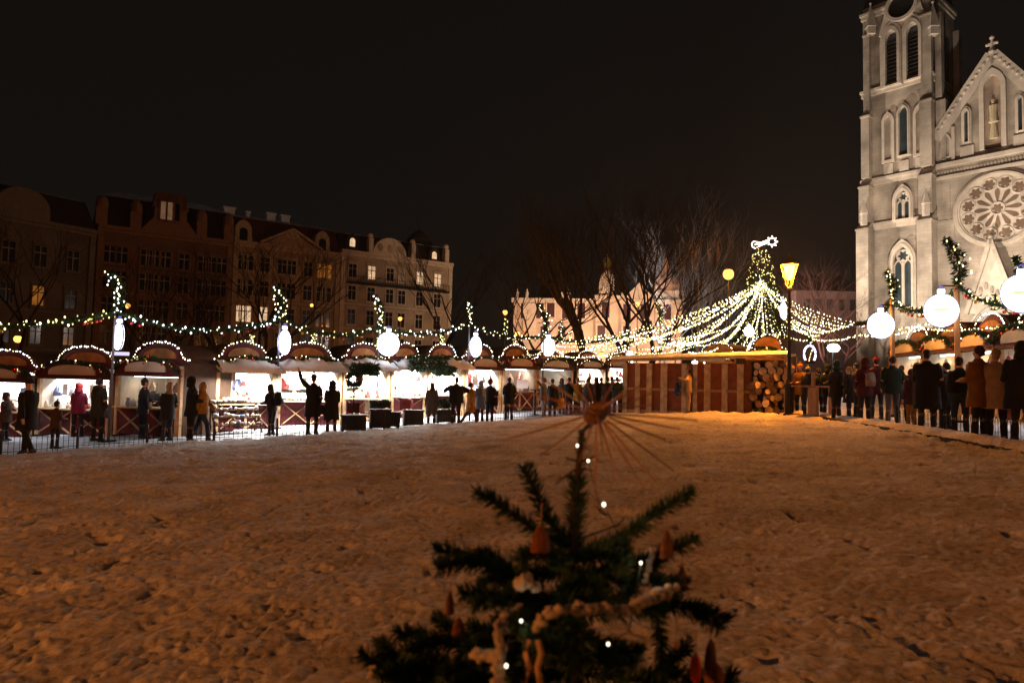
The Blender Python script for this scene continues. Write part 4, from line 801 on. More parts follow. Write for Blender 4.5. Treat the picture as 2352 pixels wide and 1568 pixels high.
        pts = [L(-.02,-.2,zf+.14)] + [L(x,-.2,z) for x, z in arc(cx, zf+.24, w*.86, .33, 12)] + [L(w+.02,-.2,zf+.14)]
        s = thing('arch_garland', 'dark garland on the ' + desc, 'garland', pts[0], 0, 'fir garlands on the stall signs'); lp = [p_ - pts[0] for p_ in pts]; q = MB(); q.tube(lp, .04, 5); foliage(q, lp, .1, 170, .1); q.build('foliage', M['green'], s)
        for i in range(9):
            x = U(.5, 12.5); k = int(x); c = lp[k].lerp(lp[k+1], x-k) + V((-.0,-.12,U(-.1,.06))); bulb(s, c, random.choice('wyr'), U(.6,.9))
            q = MB(); q.ball((0,0,0), .04, 7, 5); q.build('bauble', random.choice((M['red'], M['gold'], M['white'])), s, True, c + V((U(-.1,.1),-.02,-.08)))
    if inside != 'dark':
        q = MB(); q.box(.2, w-.2, .55, .62, 2.03, 2.08); q.build('light_tube', TUBE, t)
        o = lamp('AREA', L(w/2, .58, 2.0), power, col, sx=w*.8, sy=.25); o.rotation_euler = (math.radians(38), 0, rz)
        if inside == 'bright': o = lamp('AREA', L(w/2, -.5, 2.0), power*(.3 if snow else .12), col, sx=w*.8, sy=.15); o.rotation_euler = (math.radians(-10), 0, rz)
    short = desc
    if goods:
        q = MB()
        for z in (1.05, 1.4, 1.75): q.box(.25, w-.25, depth-.45, depth-.07, z, z+.03)
        for x in (.25, w-.29): q.box(x, x+.035, depth-.48, depth-.46, .1, 2.0)
        tag(q.build('shelf_rack', M['white'], None, False, a), 'shelf rack inside the ' + short, 'shelf').rotation_euler = (0,0,rz)
        for i in range(goods):
            x = .2 + (w-.4) * (i + U(.1,.9)) / goods; c = random.choice(GOODC); q = MB(); k = i % 4; s = U(.8,1.3)
            if k == 0: q.rings([(0,0,0,.07*s,.07*s),(0,0,.1*s,.08*s,.08*s),(0,0,.2*s,.05*s,.05*s),(0,0,.26*s,.055*s,.055*s)], 9); nm, lb, ct = 'jar', 'jar in the ', 'jar'
            elif k == 1: q.box(-.1*s,.1*s,-.08,.08,0,.16*s); q.box(-.105*s,.105*s,-.085,.085,.161*s,.19*s); nm, lb, ct = 'gift_box', 'box in the ', 'box'
            elif k == 2: q.ball((0,0,.1*s), .1*s, 9, 6, (1,1,1)); q.tube([(0,0,.19*s),(0,0,.24*s)], .02, 6); nm, lb, ct = 'bauble', 'bauble in the ', 'bauble'
            else: q.rings([(0,0,0,.09*s,.07*s),(0,0,.06,.1*s,.08*s),(0,0,.2*s,.06*s,.06*s),(0,0,.28*s,.075*s,.07*s),(0,0,.34*s,.03*s,.03*s)], 9); nm, lb, ct = 'figurine', 'figurine in the ', 'figurine'
            tag(q.build(nm, c, None, True, L(x, U(-.08,.35), 1.0)), lb + short, ct, ct + ' pieces of the ' + short)
        for i in range(goods):
            x = .2 + (w-.4) * (i + U(.1,.9)) / goods; c = random.choice(GOODC); q = MB(); s = U(.8,1.5); q.tube([(0,0,0),(0,0,-.12)], .006, 3)
            if i % 3 == 0: q.rings([(0,0,-.42*s,.13*s,.06),(0,0,-.3*s,.12*s,.07),(0,0,-.13,.03,.03)], 8); nm, lb, ct = 'hanging_bag', 'bag in the ', 'bag'
            elif i % 3 == 1: q.rings([(0,0,-.36*s,.1*s,.1*s),(0,0,-.33*s,.08*s,.08*s),(0,0,-.2,.06,.06),(0,0,-.13,.02,.02)], 8); nm, lb, ct = 'hanging_bell', 'bell in the ', 'bell'
            else: q.box(-.09*s,.09*s,-.02,.02,-.5*s,-.12); nm, lb, ct = 'hanging_cloth', 'cloth in the ', 'cloth'
            tag(q.build(nm, c, None, False, L(x, U(.1,1.2), 2.0)), lb + short, ct, ct + ' pieces of the ' + short)
    return t, L, w
def g0(px, Y): return P(px, 800, Y)
S = {}
S[0] = stall('stall cut by the picture edge, glaring white inside', g0(-90, 26), g0(82, 25.4), 'bright', 560)
S[1] = stall('stall with blue and white wares beside the cut off one', g0(90, 25.4), g0(264, 24.2), 'bright', 320, col=(.85,.9,1))
S[2] = stall('dim maroon and cream stall beside the first pole', g0(269, 24.2), g0(422, 23), 'dim', 16, goods=8, col=(1,.85,.65))
Lx = lambda t_: V((-10.7 + 12*t_, 24.4 + 9.6*t_, 0))
bd = [0, .154, .327, .468, .586, .715, .855, 1.0]
S[3] = stall('glaring bright stall with maroon bags and pine cross braces', Lx(0)+V((.15,0,0)), Lx(bd[1]), 'bright', 1050, True, (1,.97,.93))
S[4] = stall('glaring bright stall behind the person waving', Lx(bd[1]), Lx(bd[2]), 'bright', 1000, True, (1,.97,.93))
S[5] = stall('bright stall behind the round little tree', Lx(bd[2]), Lx(bd[3]), 'bright', 950, True, (1,.95,.88))
S[6] = stall('glaring stall behind the cafe chairs', Lx(bd[3]), Lx(bd[4]), 'bright', 1300, True, (1,.95,.88))
S[7] = stall('bright stall under the fir bough heap', Lx(bd[4]), Lx(bd[5]), 'bright', 1000, True, (1,.94,.86))
S[8] = stall('bluish white stall below the fourth pole', Lx(bd[5]), Lx(bd[6]), 'bright', 560, False, (.85,.9,1))
S[9] = stall('maroon stall with a pale notice by the fifth pole', Lx(bd[6]), Lx(bd[7]), 'dim', 26, False, (1,.8,.7), goods=6)
q = MB(); q.box(-.28,.28,-.02,.02,-.2,.2); x_ = S[9][1](1.1,-.16,1.35); tag(q.build('notice_board', M['white'], None, False, x_), 'pale notice board on the maroon stall by the fifth pole', 'notice')
q = MB(); q.box(-.3,.3,-.03,.03,-.06,.06); x_ = P(276, 812, 23.4); tag(q.build('lit_sign', emat('violet_sign', (.8,.7,1), 1.1), None, False, x_), 'small violet lit sign under the first bauble sign', 'light sign')
# stalls behind
S[10] = stall('back stall with a brown roof left of the forked tree', g0(1236, 38), g0(1318, 41), 'dim', 20, goods=0)
S[11] = stall('distant stall with white lights right under the forked tree', g0(1326, 43), g0(1392, 44), 'bright', 420, goods=6)
S[12] = stall('distant white lit stall next to the wooden hut', g0(1396, 44), g0(1452, 44), 'bright', 420, goods=6)
S[13] = stall('brown arched stall behind the hut below the frosted tree', g0(1590, 38), g0(1690, 36), 'dark', 0, goods=0, hue=M['orangewood'])
S[14] = stall('orange arched stall behind the hut at the giant lit fir', g0(1712, 31), g0(1802, 30), 'dark', 0, goods=0, hue=M['orangewood'])
rr = [(2052,30.1),(2118,26.6),(2198,23.4),(2292,20.5),(2400,17.9),(2530,15.6)]; rn = ['farthest stall of the church side with an orange lit arch','second stall of the church side with a yellow sign','stall of the church side behind the tall garland pole','brown arched stall near the end of the church side','glaring white stall at the end of the church side']
for i in range(4): pl_ = g0((rr[i][0]+rr[i+1][0])/2 - 25, (rr[i][1]+rr[i+1][1])/2 - .3); lamp('POINT', (pl_.x - .6, pl_.y, zg(pl_.x) + 2.75), (22,30,16,8)[i], (1,.55,.15), .1)
for i in range(5): S[20+i] = stall(rn[i], g0(*rr[i]), g0(*rr[i+1]), 'bright' if i == 4 else 'dim', (50,50,40,40,420)[i], False, ((1,.7,.35),)*4 [i] if False else ((1,.72,.4) if i < 4 else (.95,.95,1)), goods=6)
# fir boughs heaped on the bright stalls' canopy
for px, py, Y, r, lb in ((985,836,28.6,.62,'big dark fir bough heap on the canopy of the bright stalls'),(838,848,26.4,.4,'smaller dark fir bough heap on the canopy edge'),(1020,852,29.2,.35,'fir twig tuft beside the big bough heap')):
    c = P(px, py, Y); q = MB(); q.tube([(-r,0,0),(r,0,.05)], .03, 5)
    for i in range(700): o_ = V((U(-1,1)*1.3, U(-.5,.5), U(-.5,.6))) * r; s = V((U(-1,1),U(-1,1),U(-1,1))).normalized()*.04; q.add([o_-s, o_+s, o_ + V((U(-1,1),U(-.6,.2),U(-.7,.3))).normalized()*.22], [(0,1,2)])
    tag(q.build('fir_boughs', M['green'], None, False, c), lb, 'fir boughs')

# ------------------------------------------------------------------ display racks, cafe furniture, little tree in front of the bright stalls
def at(px, py): return G(px, py)
q0 = at(540, 992); t = thing('display_stand', 'stepped display stand of small wares before the glaring bright stall', 'display stand', q0, .6)
b = MB()
for i, (z, y) in enumerate(((.25,-.45),(.5,-.2),(.75,.05),(.98,.3))): b.box(-.8,.8,y-.13,y+.13,z,z+.03)
for x in (-.78,.74): b.bar((x+.02,-.6,0),(x+.02,.45,1.05), .05); b.bar((x+.02,.42,0),(x+.02,.42,1.0), .05)
b.build('shelf_frame', M['darkwood'], t); Ld = local(q0, .6)
for i, (z, y) in enumerate(((.28,-.45),(.53,-.2),(.78,.05),(1.01,.3))):
    for k in range(9):
        b = MB(); s = U(.6,1.3); (b.rings([(0,0,0,.05*s,.05),(0,0,.07*s,.06*s,.06),(0,0,.13*s,.02*s,.03)], 7) if R() < .35 else b.box(-.07*s, .07*s, -.06, .06, 0, U(.04,.18))); tag(b.build('trinket', GOODC[random.choice((2,6,5,3,2,5,4,1))], None, True, Ld(-.7+.175*k, y, z)), 'small trinket on the stepped display stand', 'trinket', 'trinkets on the display stand')
def chair(px, py, rz, m, lb):
    p_ = at(px, py); t = thing('cafe_chair', lb, 'chair', p_, rz, 'cafe chairs before the bright stalls'); b = MB(); b.box(-.22,.22,-.22,.22,.43,.47); b.build('seat', m, t); b = MB(); b.box(-.22,.22,.19,.22,.55,.9); b.build('backrest', m, t)
    for x in (-.2,.2):
        for y in (-.2,.2): b = MB(); b.tube([(x,y,0),(x*.95,y*.95,.43 if y < 0 else .88)], .015, 5); b.build('leg', M['iron'], t)
for a in ((812,985,.4,M['maroon'],'red cafe chair left of the round little tree'),(836,982,-.5,M['pine'],'pale wooden cafe chair beside the dark planter'),(858,978,1.0,M['darkwood'],'dark cafe chair behind the planters'),(930,972,.2,GOODC[0],'bright red cafe chair before the glaring stall'),(952,970,2.2,GOODC[0],'red cafe chair turned sideways near the long haired person')): chair(*a)
def planter(px, py, w_, h_, lb, plant=0, rz=.3):
    p_ = at(px, py); t = thing('planter_box', lb, 'planter', p_, rz, 'dark planter boxes along the walkway'); b = MB(); b.box(-w_/2,w_/2,-.22,.22,.04,h_); b.box(-w_/2-.03,w_/2+.03,-.25,.25,h_+.001,h_+.05); b.build('box', mat('black_planter', (.03,.028,.026), .7), t); b = MB()
    for x in (-w_/2+.05, w_/2-.05): b.box(x-.04,x+.04,-.2,.2,0,.038)
    b.build('foot', M['iron'], t)
    if plant:
        b = MB()
        for i in range(350): c = V((U(-w_/2,w_/2),U(-.2,.2),h_+.06+U(0,plant*.6))); s = V((U(-1,1),U(-1,1),U(-1,1)))*.02; b.add([c-s,c+s,c+V((U(-.4,.4),U(-.4,.4),1)).normalized()*plant*.5],[(0,1,2)])
        tag(b.build('potted_shrub', M['green'], None, False, p_), 'low evergreen shrub growing in the ' + lb, 'shrub').rotation_euler = (0,0,rz)
planter(811, 990, .8, .5, 'dark planter box under the round little tree'); planter(872, 984, .7, .62, 'dark planter box with a low green shrub', .35); planter(900, 981, .5, .5, 'second dark planter box behind the fence'); planter(948, 977, .7, .52, 'wide dark planter box before the red chairs'); planter(1022, 971, .7, .45, 'low planter with dark green twigs', .5)
p_ = at(809, 989); t = thing('ball_tree', 'little round crowned tree on a bare stem before the bright stalls', 'tree', p_, 0); zb_ = P(809, 872, p_.y).z - p_.z
b = MB(); b.tube([(0,0,.5),(.02,0,1),(0,0,zb_)], .025, 6); b.build('trunk', M['bark'], t); b = MB()
for i in range(1500): c = V((U(-1,1),U(-1,1),U(-1,1))).normalized() * .28 * U(.3,1)**.5; s = V((U(-1,1),U(-1,1),U(-1,1))).normalized()*.03; b.add([c+V((0,0,zb_))-s, c+V((0,0,zb_))+s, c*1.2+V((0,0,zb_+U(-.05,.05)))],[(0,1,2)])
b.build('crown', M['green'], t)
def high_table(px, py, lb):
    p_ = at(px, py); t = thing('standing_table', lb, 'table', p_, 0, 'standing tables in the market'); b = MB(); b.rings([(0,0,1.06,.38,.38),(0,0,1.1,.38,.38)], 18); b.build('table_top', M['darkwood'], t); b = MB(); b.rings([(0,0,.03,.05,.05),(0,0,1.058,.05,.05)], 8); b.build('leg', M['iron'], t); b = MB(); b.rings([(0,0,0,.26,.26),(0,0,.028,.24,.24)], 12); b.build('base', M['iron'], t)
high_table(1228, 952, 'standing table left of the reaching person in pale trousers'); high_table(1325, 946, 'standing table in the crowd below the forked tree')

# ------------------------------------------------------------------ wooden hut with its pale posts, and the firewood
ha, hb = G(1430, 951), G(1728, 950); hd = V((hb.x-ha.x, hb.y-ha.y, 0)); HL = hd.length; hrz = math.atan2(hd.y, hd.x); ha.z = zg((ha.x+hb.x)/2) - .06
t = thing('wooden_hut', 'long closed wooden hut with maroon panels and pale posts', 'hut', ha, hrz); hn = V((hd.y, -hd.x, 0)).normalized(); hO = V((ha.x, ha.y, 0))
def hux(px): return (onplane(px, 900, hO, hn) - hO).dot(hd.normalized())
b = MB(); b.box(0, HL, 0, 3.2, 0, 2.05); b.build('wall', mat('hut_boards', (.3,.1,.045), .75, .35, 3), t)
for px, w_ in ((1436,.18),(1465,.2),(1492,.22),(1522,.14),(1530,.12),(1572,.2),(1597,.16),(1625,.24),(1665,.22),(1701,.24)):
    x = hux(px); b = MB(); b.box(x-w_/2, x+w_/2, -.09, -.002, .03, 2.04); b.build('post', mat('hut_post', (.8,.55,.3), .75, .35, 5), t)
b = MB(); b.box(.1, HL-.05, -.05, -.003, .95, 1.05); b.box(.1, HL-.05, -.051, -.004, .04, .16); b.build('rail', M['pine'], t)
b = MB(); xr = hux(1812); b.add([(-.3,-.65,2.06),(xr,-.65,2.3),(xr,3.6,2.5),(-.3,3.6,2.4),(-.3,-.65,2.16),(xr,-.65,2.4),(xr,3.6,2.6),(-.3,3.6,2.5)], [(0,3,2,1),(4,5,6,7),(0,1,5,4),(1,2,6,5),(2,3,7,6),(3,0,4,7)]); rf = b.build('roof', M['pine'], t)
b = MB(); vs = []; nn = 40
for i in range(nn+1):
    x = -.3 + (xr+.3)*i/nn; zz = 2.17 + .24*i/nn; e = U(-.03,.03)
    for y, h in ((-.68+e,.0),(-.66+e,.08+U(0,.03)),(-.3,.13+U(0,.04)),(1.2,.2),(3.6,.3)): vs.append((x,y,zz+h))
b.add(vs, [(i*5+j,(i+1)*5+j,(i+1)*5+j+1,i*5+j+1) for i in range(nn) for j in range(4)]); b.build('snow_cover', M['snow'], rf, True)
b = MB(); b.box(xr-.12, xr, -.6, -.48, 0, 2.3); b.build('post', M['pine'], t)
for px, py in ((1618,840),(1596,832)):
    c = P(px, py, ha.y - 1); b = MB(); b.box(-.1,.1,-.05,.05,-.05,.05); b.box(-.02,.02,-.01,.04,.051,.16); tag(b.build('eave_lamp', emat('eave_glow', (1,.85,.6), 6), None, False, c), 'tiny lamp at the eave of the wooden hut' + (', nearer the photographer' if px == 1596 else ', right of the photographer'), 'lamp')
WE = mat('log_end', (.8,.55,.3), .8, .35, 14, .2); WB = mat('log_bark', (.16,.08,.04), .9, .4, 10, .4)
lc = G(1728, 951); le = G(1822, 951); ld = V((le.x-lc.x, le.y-lc.y, 0)); LLn = ld.length; ldn = ld.normalized(); lrz = math.atan2(ld.y, ld.x); k = 0
z = .0; rowi = 0
while z < 1.85:
    x = .05 + (.12 if rowi % 2 else 0)
    while x < LLn - .1:
        r = U(.09,.165); b = MB(); ln = U(.3,.5); b.m = 0; b.tube([(0,U(-.08,.02),0),(0,ln,0)], [r, r*.95], 9, False); b.m = 1
        y0 = b.v[0][1]; b.add([(r*.97*math.cos(2*PI*i/9), y0-.004+U(-.004,.004), r*.97*math.sin(2*PI*i/9)) for i in range(9)], [tuple(range(9))])
        p_ = V((lc.x, lc.y, 0)) + ldn * x; p_.z = zg(p_.x) + z + r; p_.y += U(-.35,.1)
        o = b.build('firewood_log', [WB, WE], None, False, p_); o.rotation_euler = (U(-.35,.35), 0, lrz + U(-.9,.9)); tag(o, 'round cut log in the firewood pile beside the black lantern lamp', 'log', 'cut logs of the firewood pile'); x += r*2.05 + U(0,.03); k += 1
    z += .24; rowi += 1
b = MB(); b.box(0, LLn, .25, .3, 0, 2.0); b.box(0,.06,-.1,.249,0,2.0); b.box(LLn-.06,LLn,-.1,.249,0,2.0); o = b.build('firewood_rack', M['darkwood'], None, False, (lc.x, lc.y+.15, zg(lc.x))); o.rotation_euler = (0,0,lrz); tag(o, 'dark wooden rack holding the firewood pile', 'rack')
# low bench and board right of the lamp
p_ = G(1888, 960); t = thing('wooden_counter', 'orange lit wooden counter right of the person in the pale hat', 'counter', p_, .1); b = MB(); b.box(-.9,.5,-.3,.3,1.0,1.06); b.build('table_top', M['orangewood'], t)
for x in (-.3,.42): b = MB(); b.box(x-.05,x+.05,-.25,.25,0,.998); b.build('leg', M['orangewood'], t)
b = MB(); b.box(-.34,-.26,-.05,.05,1.061,1.5); b.build('upright', M['orangewood'], t)

# ------------------------------------------------------------------ low fence round the lawn
def fence(label, pts, step=1.75, h=.5):
    L = [0.]
    for p_, r_ in zip(pts[:-1], pts[1:]): L.append(L[-1] + (r_ - p_).length)
    def atl(s):
        s = min(s, L[-1] - 1e-4); k = max(j for j in range(len(L)-1) if L[j] <= s); return pts[k].lerp(pts[k+1], (s - L[k]) / (L[k+1]-L[k]))
    base = pts[0]; t = thing('low_fence', label, 'fence', base, 0); n = int(L[-1] / step)
    for i in range(n):
        p_, r_ = atl(i*step) - base, atl((i+1)*step) - base; b = MB(); b.box(p_.x-.025,p_.x+.025,p_.y-.025,p_.y+.025,p_.z-.1,p_.z+h+.08); b.build('post', M['iron'], t)
        b = MB(); b.bar(p_+V((0,0,.1)), r_+V((0,0,.1)), .014)
        for k in range(7):
            f0, f1 = (k+.12)/7, (k+.62)/7; a_, c_ = p_.lerp(r_, f0), p_.lerp(r_, f1); hh = V((0,0,h-.05)); b.tube([a_, a_+hh, a_.lerp(c_,.5)+hh+V((0,0,.06)), c_+hh, c_], .0075, 4, False)
        b.build('railing', M['iron'], t)
def offs(P_, dy): return [V((p_.x, p_.y + dy, zg(p_.x) + .02)) for p_ in P_]
fence('low hooped iron fence between the lawn and the bright stalls', offs(EDGE[1:9], .12)); fence('low hooped iron fence before the crowd on the church side', offs([G(*q) for q in ((2060,985),(2150,996),(2262,1012),(2366,1032),(2570,1090))], 0))

# ------------------------------------------------------------------ people
SKIN = mat('skin', (.55,.33,.24), .55, .08, 12, .02); DARKH = mat('dark_hair', (.03,.02,.015), .6, .3, 30, .3); FAIR = mat('fair_hair', (.3,.2,.1), .6, .3, 30, .3); SHOE = mat('dark_shoe', (.03,.025,.022), .6, .2, 10, .1)
def cloth(name, c): return mat('cloth_' + name, tuple(x * .5 for x in c), .85, .25, 6, .35)
K = dict(black=cloth('black',(.018,.018,.02)), dark=cloth('dark',(.035,.035,.04)), olive=cloth('olive',(.05,.05,.03)), green=cloth('green',(.015,.04,.025)), mustard=cloth('mustard',(.7,.34,.03)), tan=cloth('tan',(.8,.52,.28)), beige=cloth('beige',(.7,.5,.38)),
    maroon=cloth('maroon',(.13,.015,.03)), magenta=cloth('magenta',(.35,.015,.07)), red=cloth('red',(.55,.02,.02)), brown=cloth('brown',(.12,.06,.03)), grey=cloth('grey',(.2,.2,.22)), pale=cloth('pale_blue',(.42,.47,.6)), jeans=cloth('jeans',(.06,.08,.13)), greyj=cloth('grey_jeans',(.2,.21,.24)),
    navy=cloth('navy',(.02,.03,.07)), yellow=cloth('yellow',(.5,.25,.02)), cream=cloth('cream',(.6,.52,.4)), purple=cloth('purple',(.1,.05,.14)), teal=cloth('teal',(.02,.09,.09)), rust=cloth('rust',(.36,.15,.03)))
ARM = dict(down=((.14,.03,-1),(.02,.22,-1)), pocket=((.3,-.2,-1),(-.3,.55,-.75)), phone=((.2,.45,-.85),(-.45,.75,.5)), hold=((.12,.1,-1),(-.35,1,-.05)), raised=((.8,.1,.75),(.35,.1,1)), akimbo=((.85,.15,-.5),(-.75,.5,-.1)), out=((.9,.25,.25),(.75,.4,.6)), back=((.12,-.35,-1),(.0,-.2,-1)), fwd=((.12,.45,-1),(0,.7,-.8)), carry=((.6,.35,-.45),(-.6,.6,.35)))
def skin(verts, edges, rad, root, sub=1):
    me = bpy.data.meshes.new('body'); me.from_pydata([tuple(v) for v in verts], edges, []); o = bpy.data.objects.new('body', me); COL.objects.link(o)
    md = o.modifiers.new('s', 'SKIN'); md.use_smooth_shade = True
    for i, r in enumerate(rad):
        sv = me.skin_vertices[0].data[i]; sv.radius = (r, r) if not isinstance(r, tuple) else r; sv.use_root = (i == root)
    m2 = o.modifiers.new('u', 'SUBSURF'); m2.levels = sub; m2.render_levels = sub
    dg = bpy.context.evaluated_depsgraph_get(); out = bpy.data.meshes.new_from_object(o.evaluated_get(dg)); bpy.data.objects.remove(o); return out
def person(label, px, head, feet, face, coat, trou, clen=.8, hat='hair', arms=('down','down'), legs='stand', hatm=None, bend=0, wide=1., hood=False, hairlen=0, cat='person', hmin=1.5, hmax=1.97, pos=None, Hh=None):
    p_ = pos or G(px, feet); H = Hh or max(hmin, min(hmax, (feet - head) / 1568 * p_.y)); k = H / 1.75; p_ = p_.copy(); p_.z = zg(p_.x) + .0
    t = thing('person', label, cat, p_, math.radians(face)); t.scale = (k, k, k)
    # joints
    Lg = {}; low = 9
    for s in (-1, 1):
        if legs == 'walk': th, sh = (.42, .12) if s == 1 else (-.3, -.62)
        else: th, sh = (.05 * s, -.04 * s)
        hip = V((s*.09, 0, .92)); kn = hip + V((s*.02, math.sin(th)*.43, -math.cos(th)*.43)); an = kn + V((s*.01, math.sin(sh)*.42, -math.cos(sh)*.42)); Lg[s] = (hip, kn, an); low = min(low, an.z)
    dz = .075 - low
    Lg = {s: tuple(q + V((0,0,dz)) for q in v) for s, v in Lg.items()}; pz = .95 + dz
    def tor(z, y=0): # bend torso forward about the pelvis
        h = z - .95; return V((0, y*math.cos(bend) + h*math.sin(bend), pz + h*math.cos(bend) - y*math.sin(bend)))
    vs = [tor(.95), tor(1.12), tor(1.32), tor(1.44), tor(1.51), tor(1.575,.02), tor(1.63,.025), tor(1.7,.012), tor(1.745,0)]; rd = [.1,.1,.115,.08,.05,(.055),(.078,.07),(.084,.074),.045]; ed = [(i,i+1) for i in range(8)]
    vs.append(tor(1.645,.105)); rd.append(.017); ed.append((6,9))
    W3 = {}
    for s, arm in ((-1, arms[0]), (1, arms[1])):
        ua, fa = ARM[arm]; ua = V((ua[0]*s, ua[1], ua[2])).normalized(); fa = V((fa[0]*s, fa[1], fa[2])).normalized()
        sh_ = tor(1.42) + V((s*.175*wide, 0, 0)); el = sh_ + ua*.29; wr = el + fa*.25; pm = wr + fa*.05; W3[s] = (sh_, el, wr)
        i0 = len(vs); vs += [sh_, el, wr, pm]; rd += [.055,.042,.028,(.034,.02)]; ed += [(3,i0),(i0,i0+1),(i0+1,i0+2),(i0+2,i0+3)]
        sd = fa.cross(V((0,0,1))); sd = sd.normalized() if sd.length > .2 else V((1,0,0)); cu = fa.cross(sd).normalized()
        for j, (o_, ln) in enumerate(((-.026,.062),(-.009,.074),(.009,.07),(.026,.054))):
            a_ = pm + sd*o_ + fa*.03; m_ = a_ + fa*ln*.5 + cu*.006; e_ = m_ + (fa*.85 + cu*.4).normalized()*ln*.5; j0 = len(vs); vs += [a_, m_, e_]; rd += [.0095,.0085,.007]; ed += [(i0+3,j0),(j0,j0+1),(j0+1,j0+2)]
        j0 = len(vs); vs += [wr + fa*.03 + sd*.03*s, wr + fa*.065 + sd*.052*s]; rd += [.011,.009]; ed += [(i0+2,j0),(j0,j0+1)]
    for s in (-1, 1):
        hip, kn, an = Lg[s]; i0 = len(vs); vs += [hip, kn, an, an + V((s*.01,.12,-.045))]; rd += [.085,.055,.038,.03]; ed += [(0,i0),(i0,i0+1),(i0+1,i0+2),(i0+2,i0+3)]
    me = skin(vs, ed, rd, 0); me.materials.append(SKIN); me.name = 'body'; link('body', me, t)
    # coat
    b = MB(); zb = clen; rs = [(1.535,.07,.065),(1.49,.1,.085),(1.455,.175*wide,.105),(1.4,.225*wide,.13),(1.28,.225*wide,.15),(1.12,.205*wide,.148),(.98,.215*wide,.155)]
    if zb < .92: rs += [(z_, (.215+.03*(.98-z_)/.4)*wide, .155+.04*(.98-z_)/.4) for z_ in np.linspace(.88, zb, 3)]
    vs2 = []; n_ = 18
    for (z_, rx, ry) in rs:
        c = tor(z_) if z_ > .93 else V((0, 0, z_ + dz))
        for i in range(n_):
            a_ = 2*PI*i/n_; wr_ = 1 + .035*math.sin(3*a_ + z_*17) + U(-.02,.02); vs2.append(c + V((math.cos(a_)*rx*wr_, math.sin(a_)*ry*wr_, 0)))
    b.add(vs2, [(i*n_+j, i*n_+(j+1)%n_, (i+1)*n_+(j+1)%n_, (i+1)*n_+j) for i in range(len(rs)-1) for j in range(n_)] + [tuple(range(n_))])
    for s in (-1, 1):
        a_, e_, w_ = W3[s]; b.tube([a_ - (e_-a_)*.12 + V((-s*.03,0,.0)), a_.lerp(e_,.35), e_ - (e_-a_)*.08, e_.lerp(w_,.12), e_.lerp(w_,.6), w_ + (w_-e_)*.05], [.075,.078,.064,.064,.056,.046], 10)
    if hood: c = tor(1.51,-.09); b.ball(c, .11, 10, 6, (1.1,.75,.7))
    b.build('coat', coat, t, True)
    # trousers and shoes
    b = MB()
    for s in (-1, 1):
        hip, kn, an = Lg[s]; b.tube([hip + V((-s*.015,0,.12)), hip, hip.lerp(kn,.5), kn, kn.lerp(an,.5), an + V((0,0,.02))], [.115,.112,.088,.068,.062,.055], 11)
    b.build('trousers', trou, t, True)
    for s in (-1, 1):
        an = Lg[s][2]; tilt = .0 if (legs != 'walk' or s == 1) else -.5; T_ = Matrix.Translation(an) @ Matrix.Rotation(tilt, 4, 'X'); b = MB(); b.T = T_
        b.add([(x*q_, y, z_) for (y, q_, zt2) in ((-.07,.036,.03),(-.03,.044,.05),(.04,.042,.02),(.11,.05,-.015),(.17,.04,-.03),(.195,.018,-.045)) for (x, z_) in ((-1,-.075),(1,-.075),(1,zt2),(-1,zt2))],
              [(i*4+j, i*4+(j+1)%4, (i+1)*4+(j+1)%4, (i+1)*4+j) for i in range(5) for j in range(4)] + [(3,2,1,0),(20,21,22,23)]); b.build('shoe', SHOE, t)
    # head wear
    hc = tor(1.685,.0); b = MB()
    if hat in ('hair','long'):
        b.ball(hc + V((0,-.018,.012)), .093, 12, 8, (.92,1.06,1.02), .06); b.tube([hc + V((0,-.05,0)), hc + V((0,-.075,-.09))], [.075,.05], 8)
        if hat == 'long': b.rings([(hc.x, hc.y-.06, hc.z-.34, .1,.035),(hc.x,hc.y-.075,hc.z-.2,.105,.045),(hc.x,hc.y-.06,hc.z-.05,.092,.06),(hc.x,hc.y-.03,hc.z+.05,.07,.06)], 10)
        b.build('hair', hatm or DARKH, t, True)
    elif hat == 'hood': b.ball(hc + V((0,-.03,.0)), .125, 12, 8, (.92,1.0,1.1)); b.rings([(0,tor(1.5,-.04).y,tor(1.5).z,.13,.11),(0,hc.y-.05,hc.z-.04,.11,.1)], 12); b.build('hood', hatm or coat, t, True)
    elif hat == 'beanie':
        b.rings([(hc.x,hc.y-.005,hc.z+z_,r_,r_*1.1) for z_, r_ in ((-.0,.093),(.035,.097),(.04,.09),(.09,.075),(.12,.035))], 14); b.ball(hc+V((0,0,.145)), .032, 7, 5); b.build('woolly_hat', hatm or K['dark'], t, True); q = MB(); q.ball(hc+V((0,-.03,-.035)), .085, 9, 6, (.95,.9,.9)); q.build('hair', DARKH, t, True)
    elif hat == 'cap':
        b.rings([(hc.x,hc.y-.005,hc.z+z_,r_,r_*1.1) for z_, r_ in ((.0,.092),(.05,.09),(.085,.07),(.1,.02))], 14); b.rings([(hc.x,hc.y+.1,hc.z+.005,.06,.07),(hc.x,hc.y+.1,hc.z+.015,.06,.065)], 10); b.build('cap', hatm or K['dark'], t, True)
    # face
    for s in (-1, 1):
        b = MB(); b.ball(tor(1.665,.083)+V((s*.03,0,0)), .0085, 6, 4); b.build('eye', K['black'], t); b = MB(); b.ball(tor(1.65,.01)+V((s*.084,0,0)), .022, 6, 4, (.4,.8,1.3)); b.build('ear', SKIN, t)
    b = MB(); b.ball(tor(1.605,.083), .02, 7, 4, (1.1,.35,.3)); b.build('mouth', mat('lips', (.35,.12,.1), .5), t)
    return t, p_, k
k_ = K
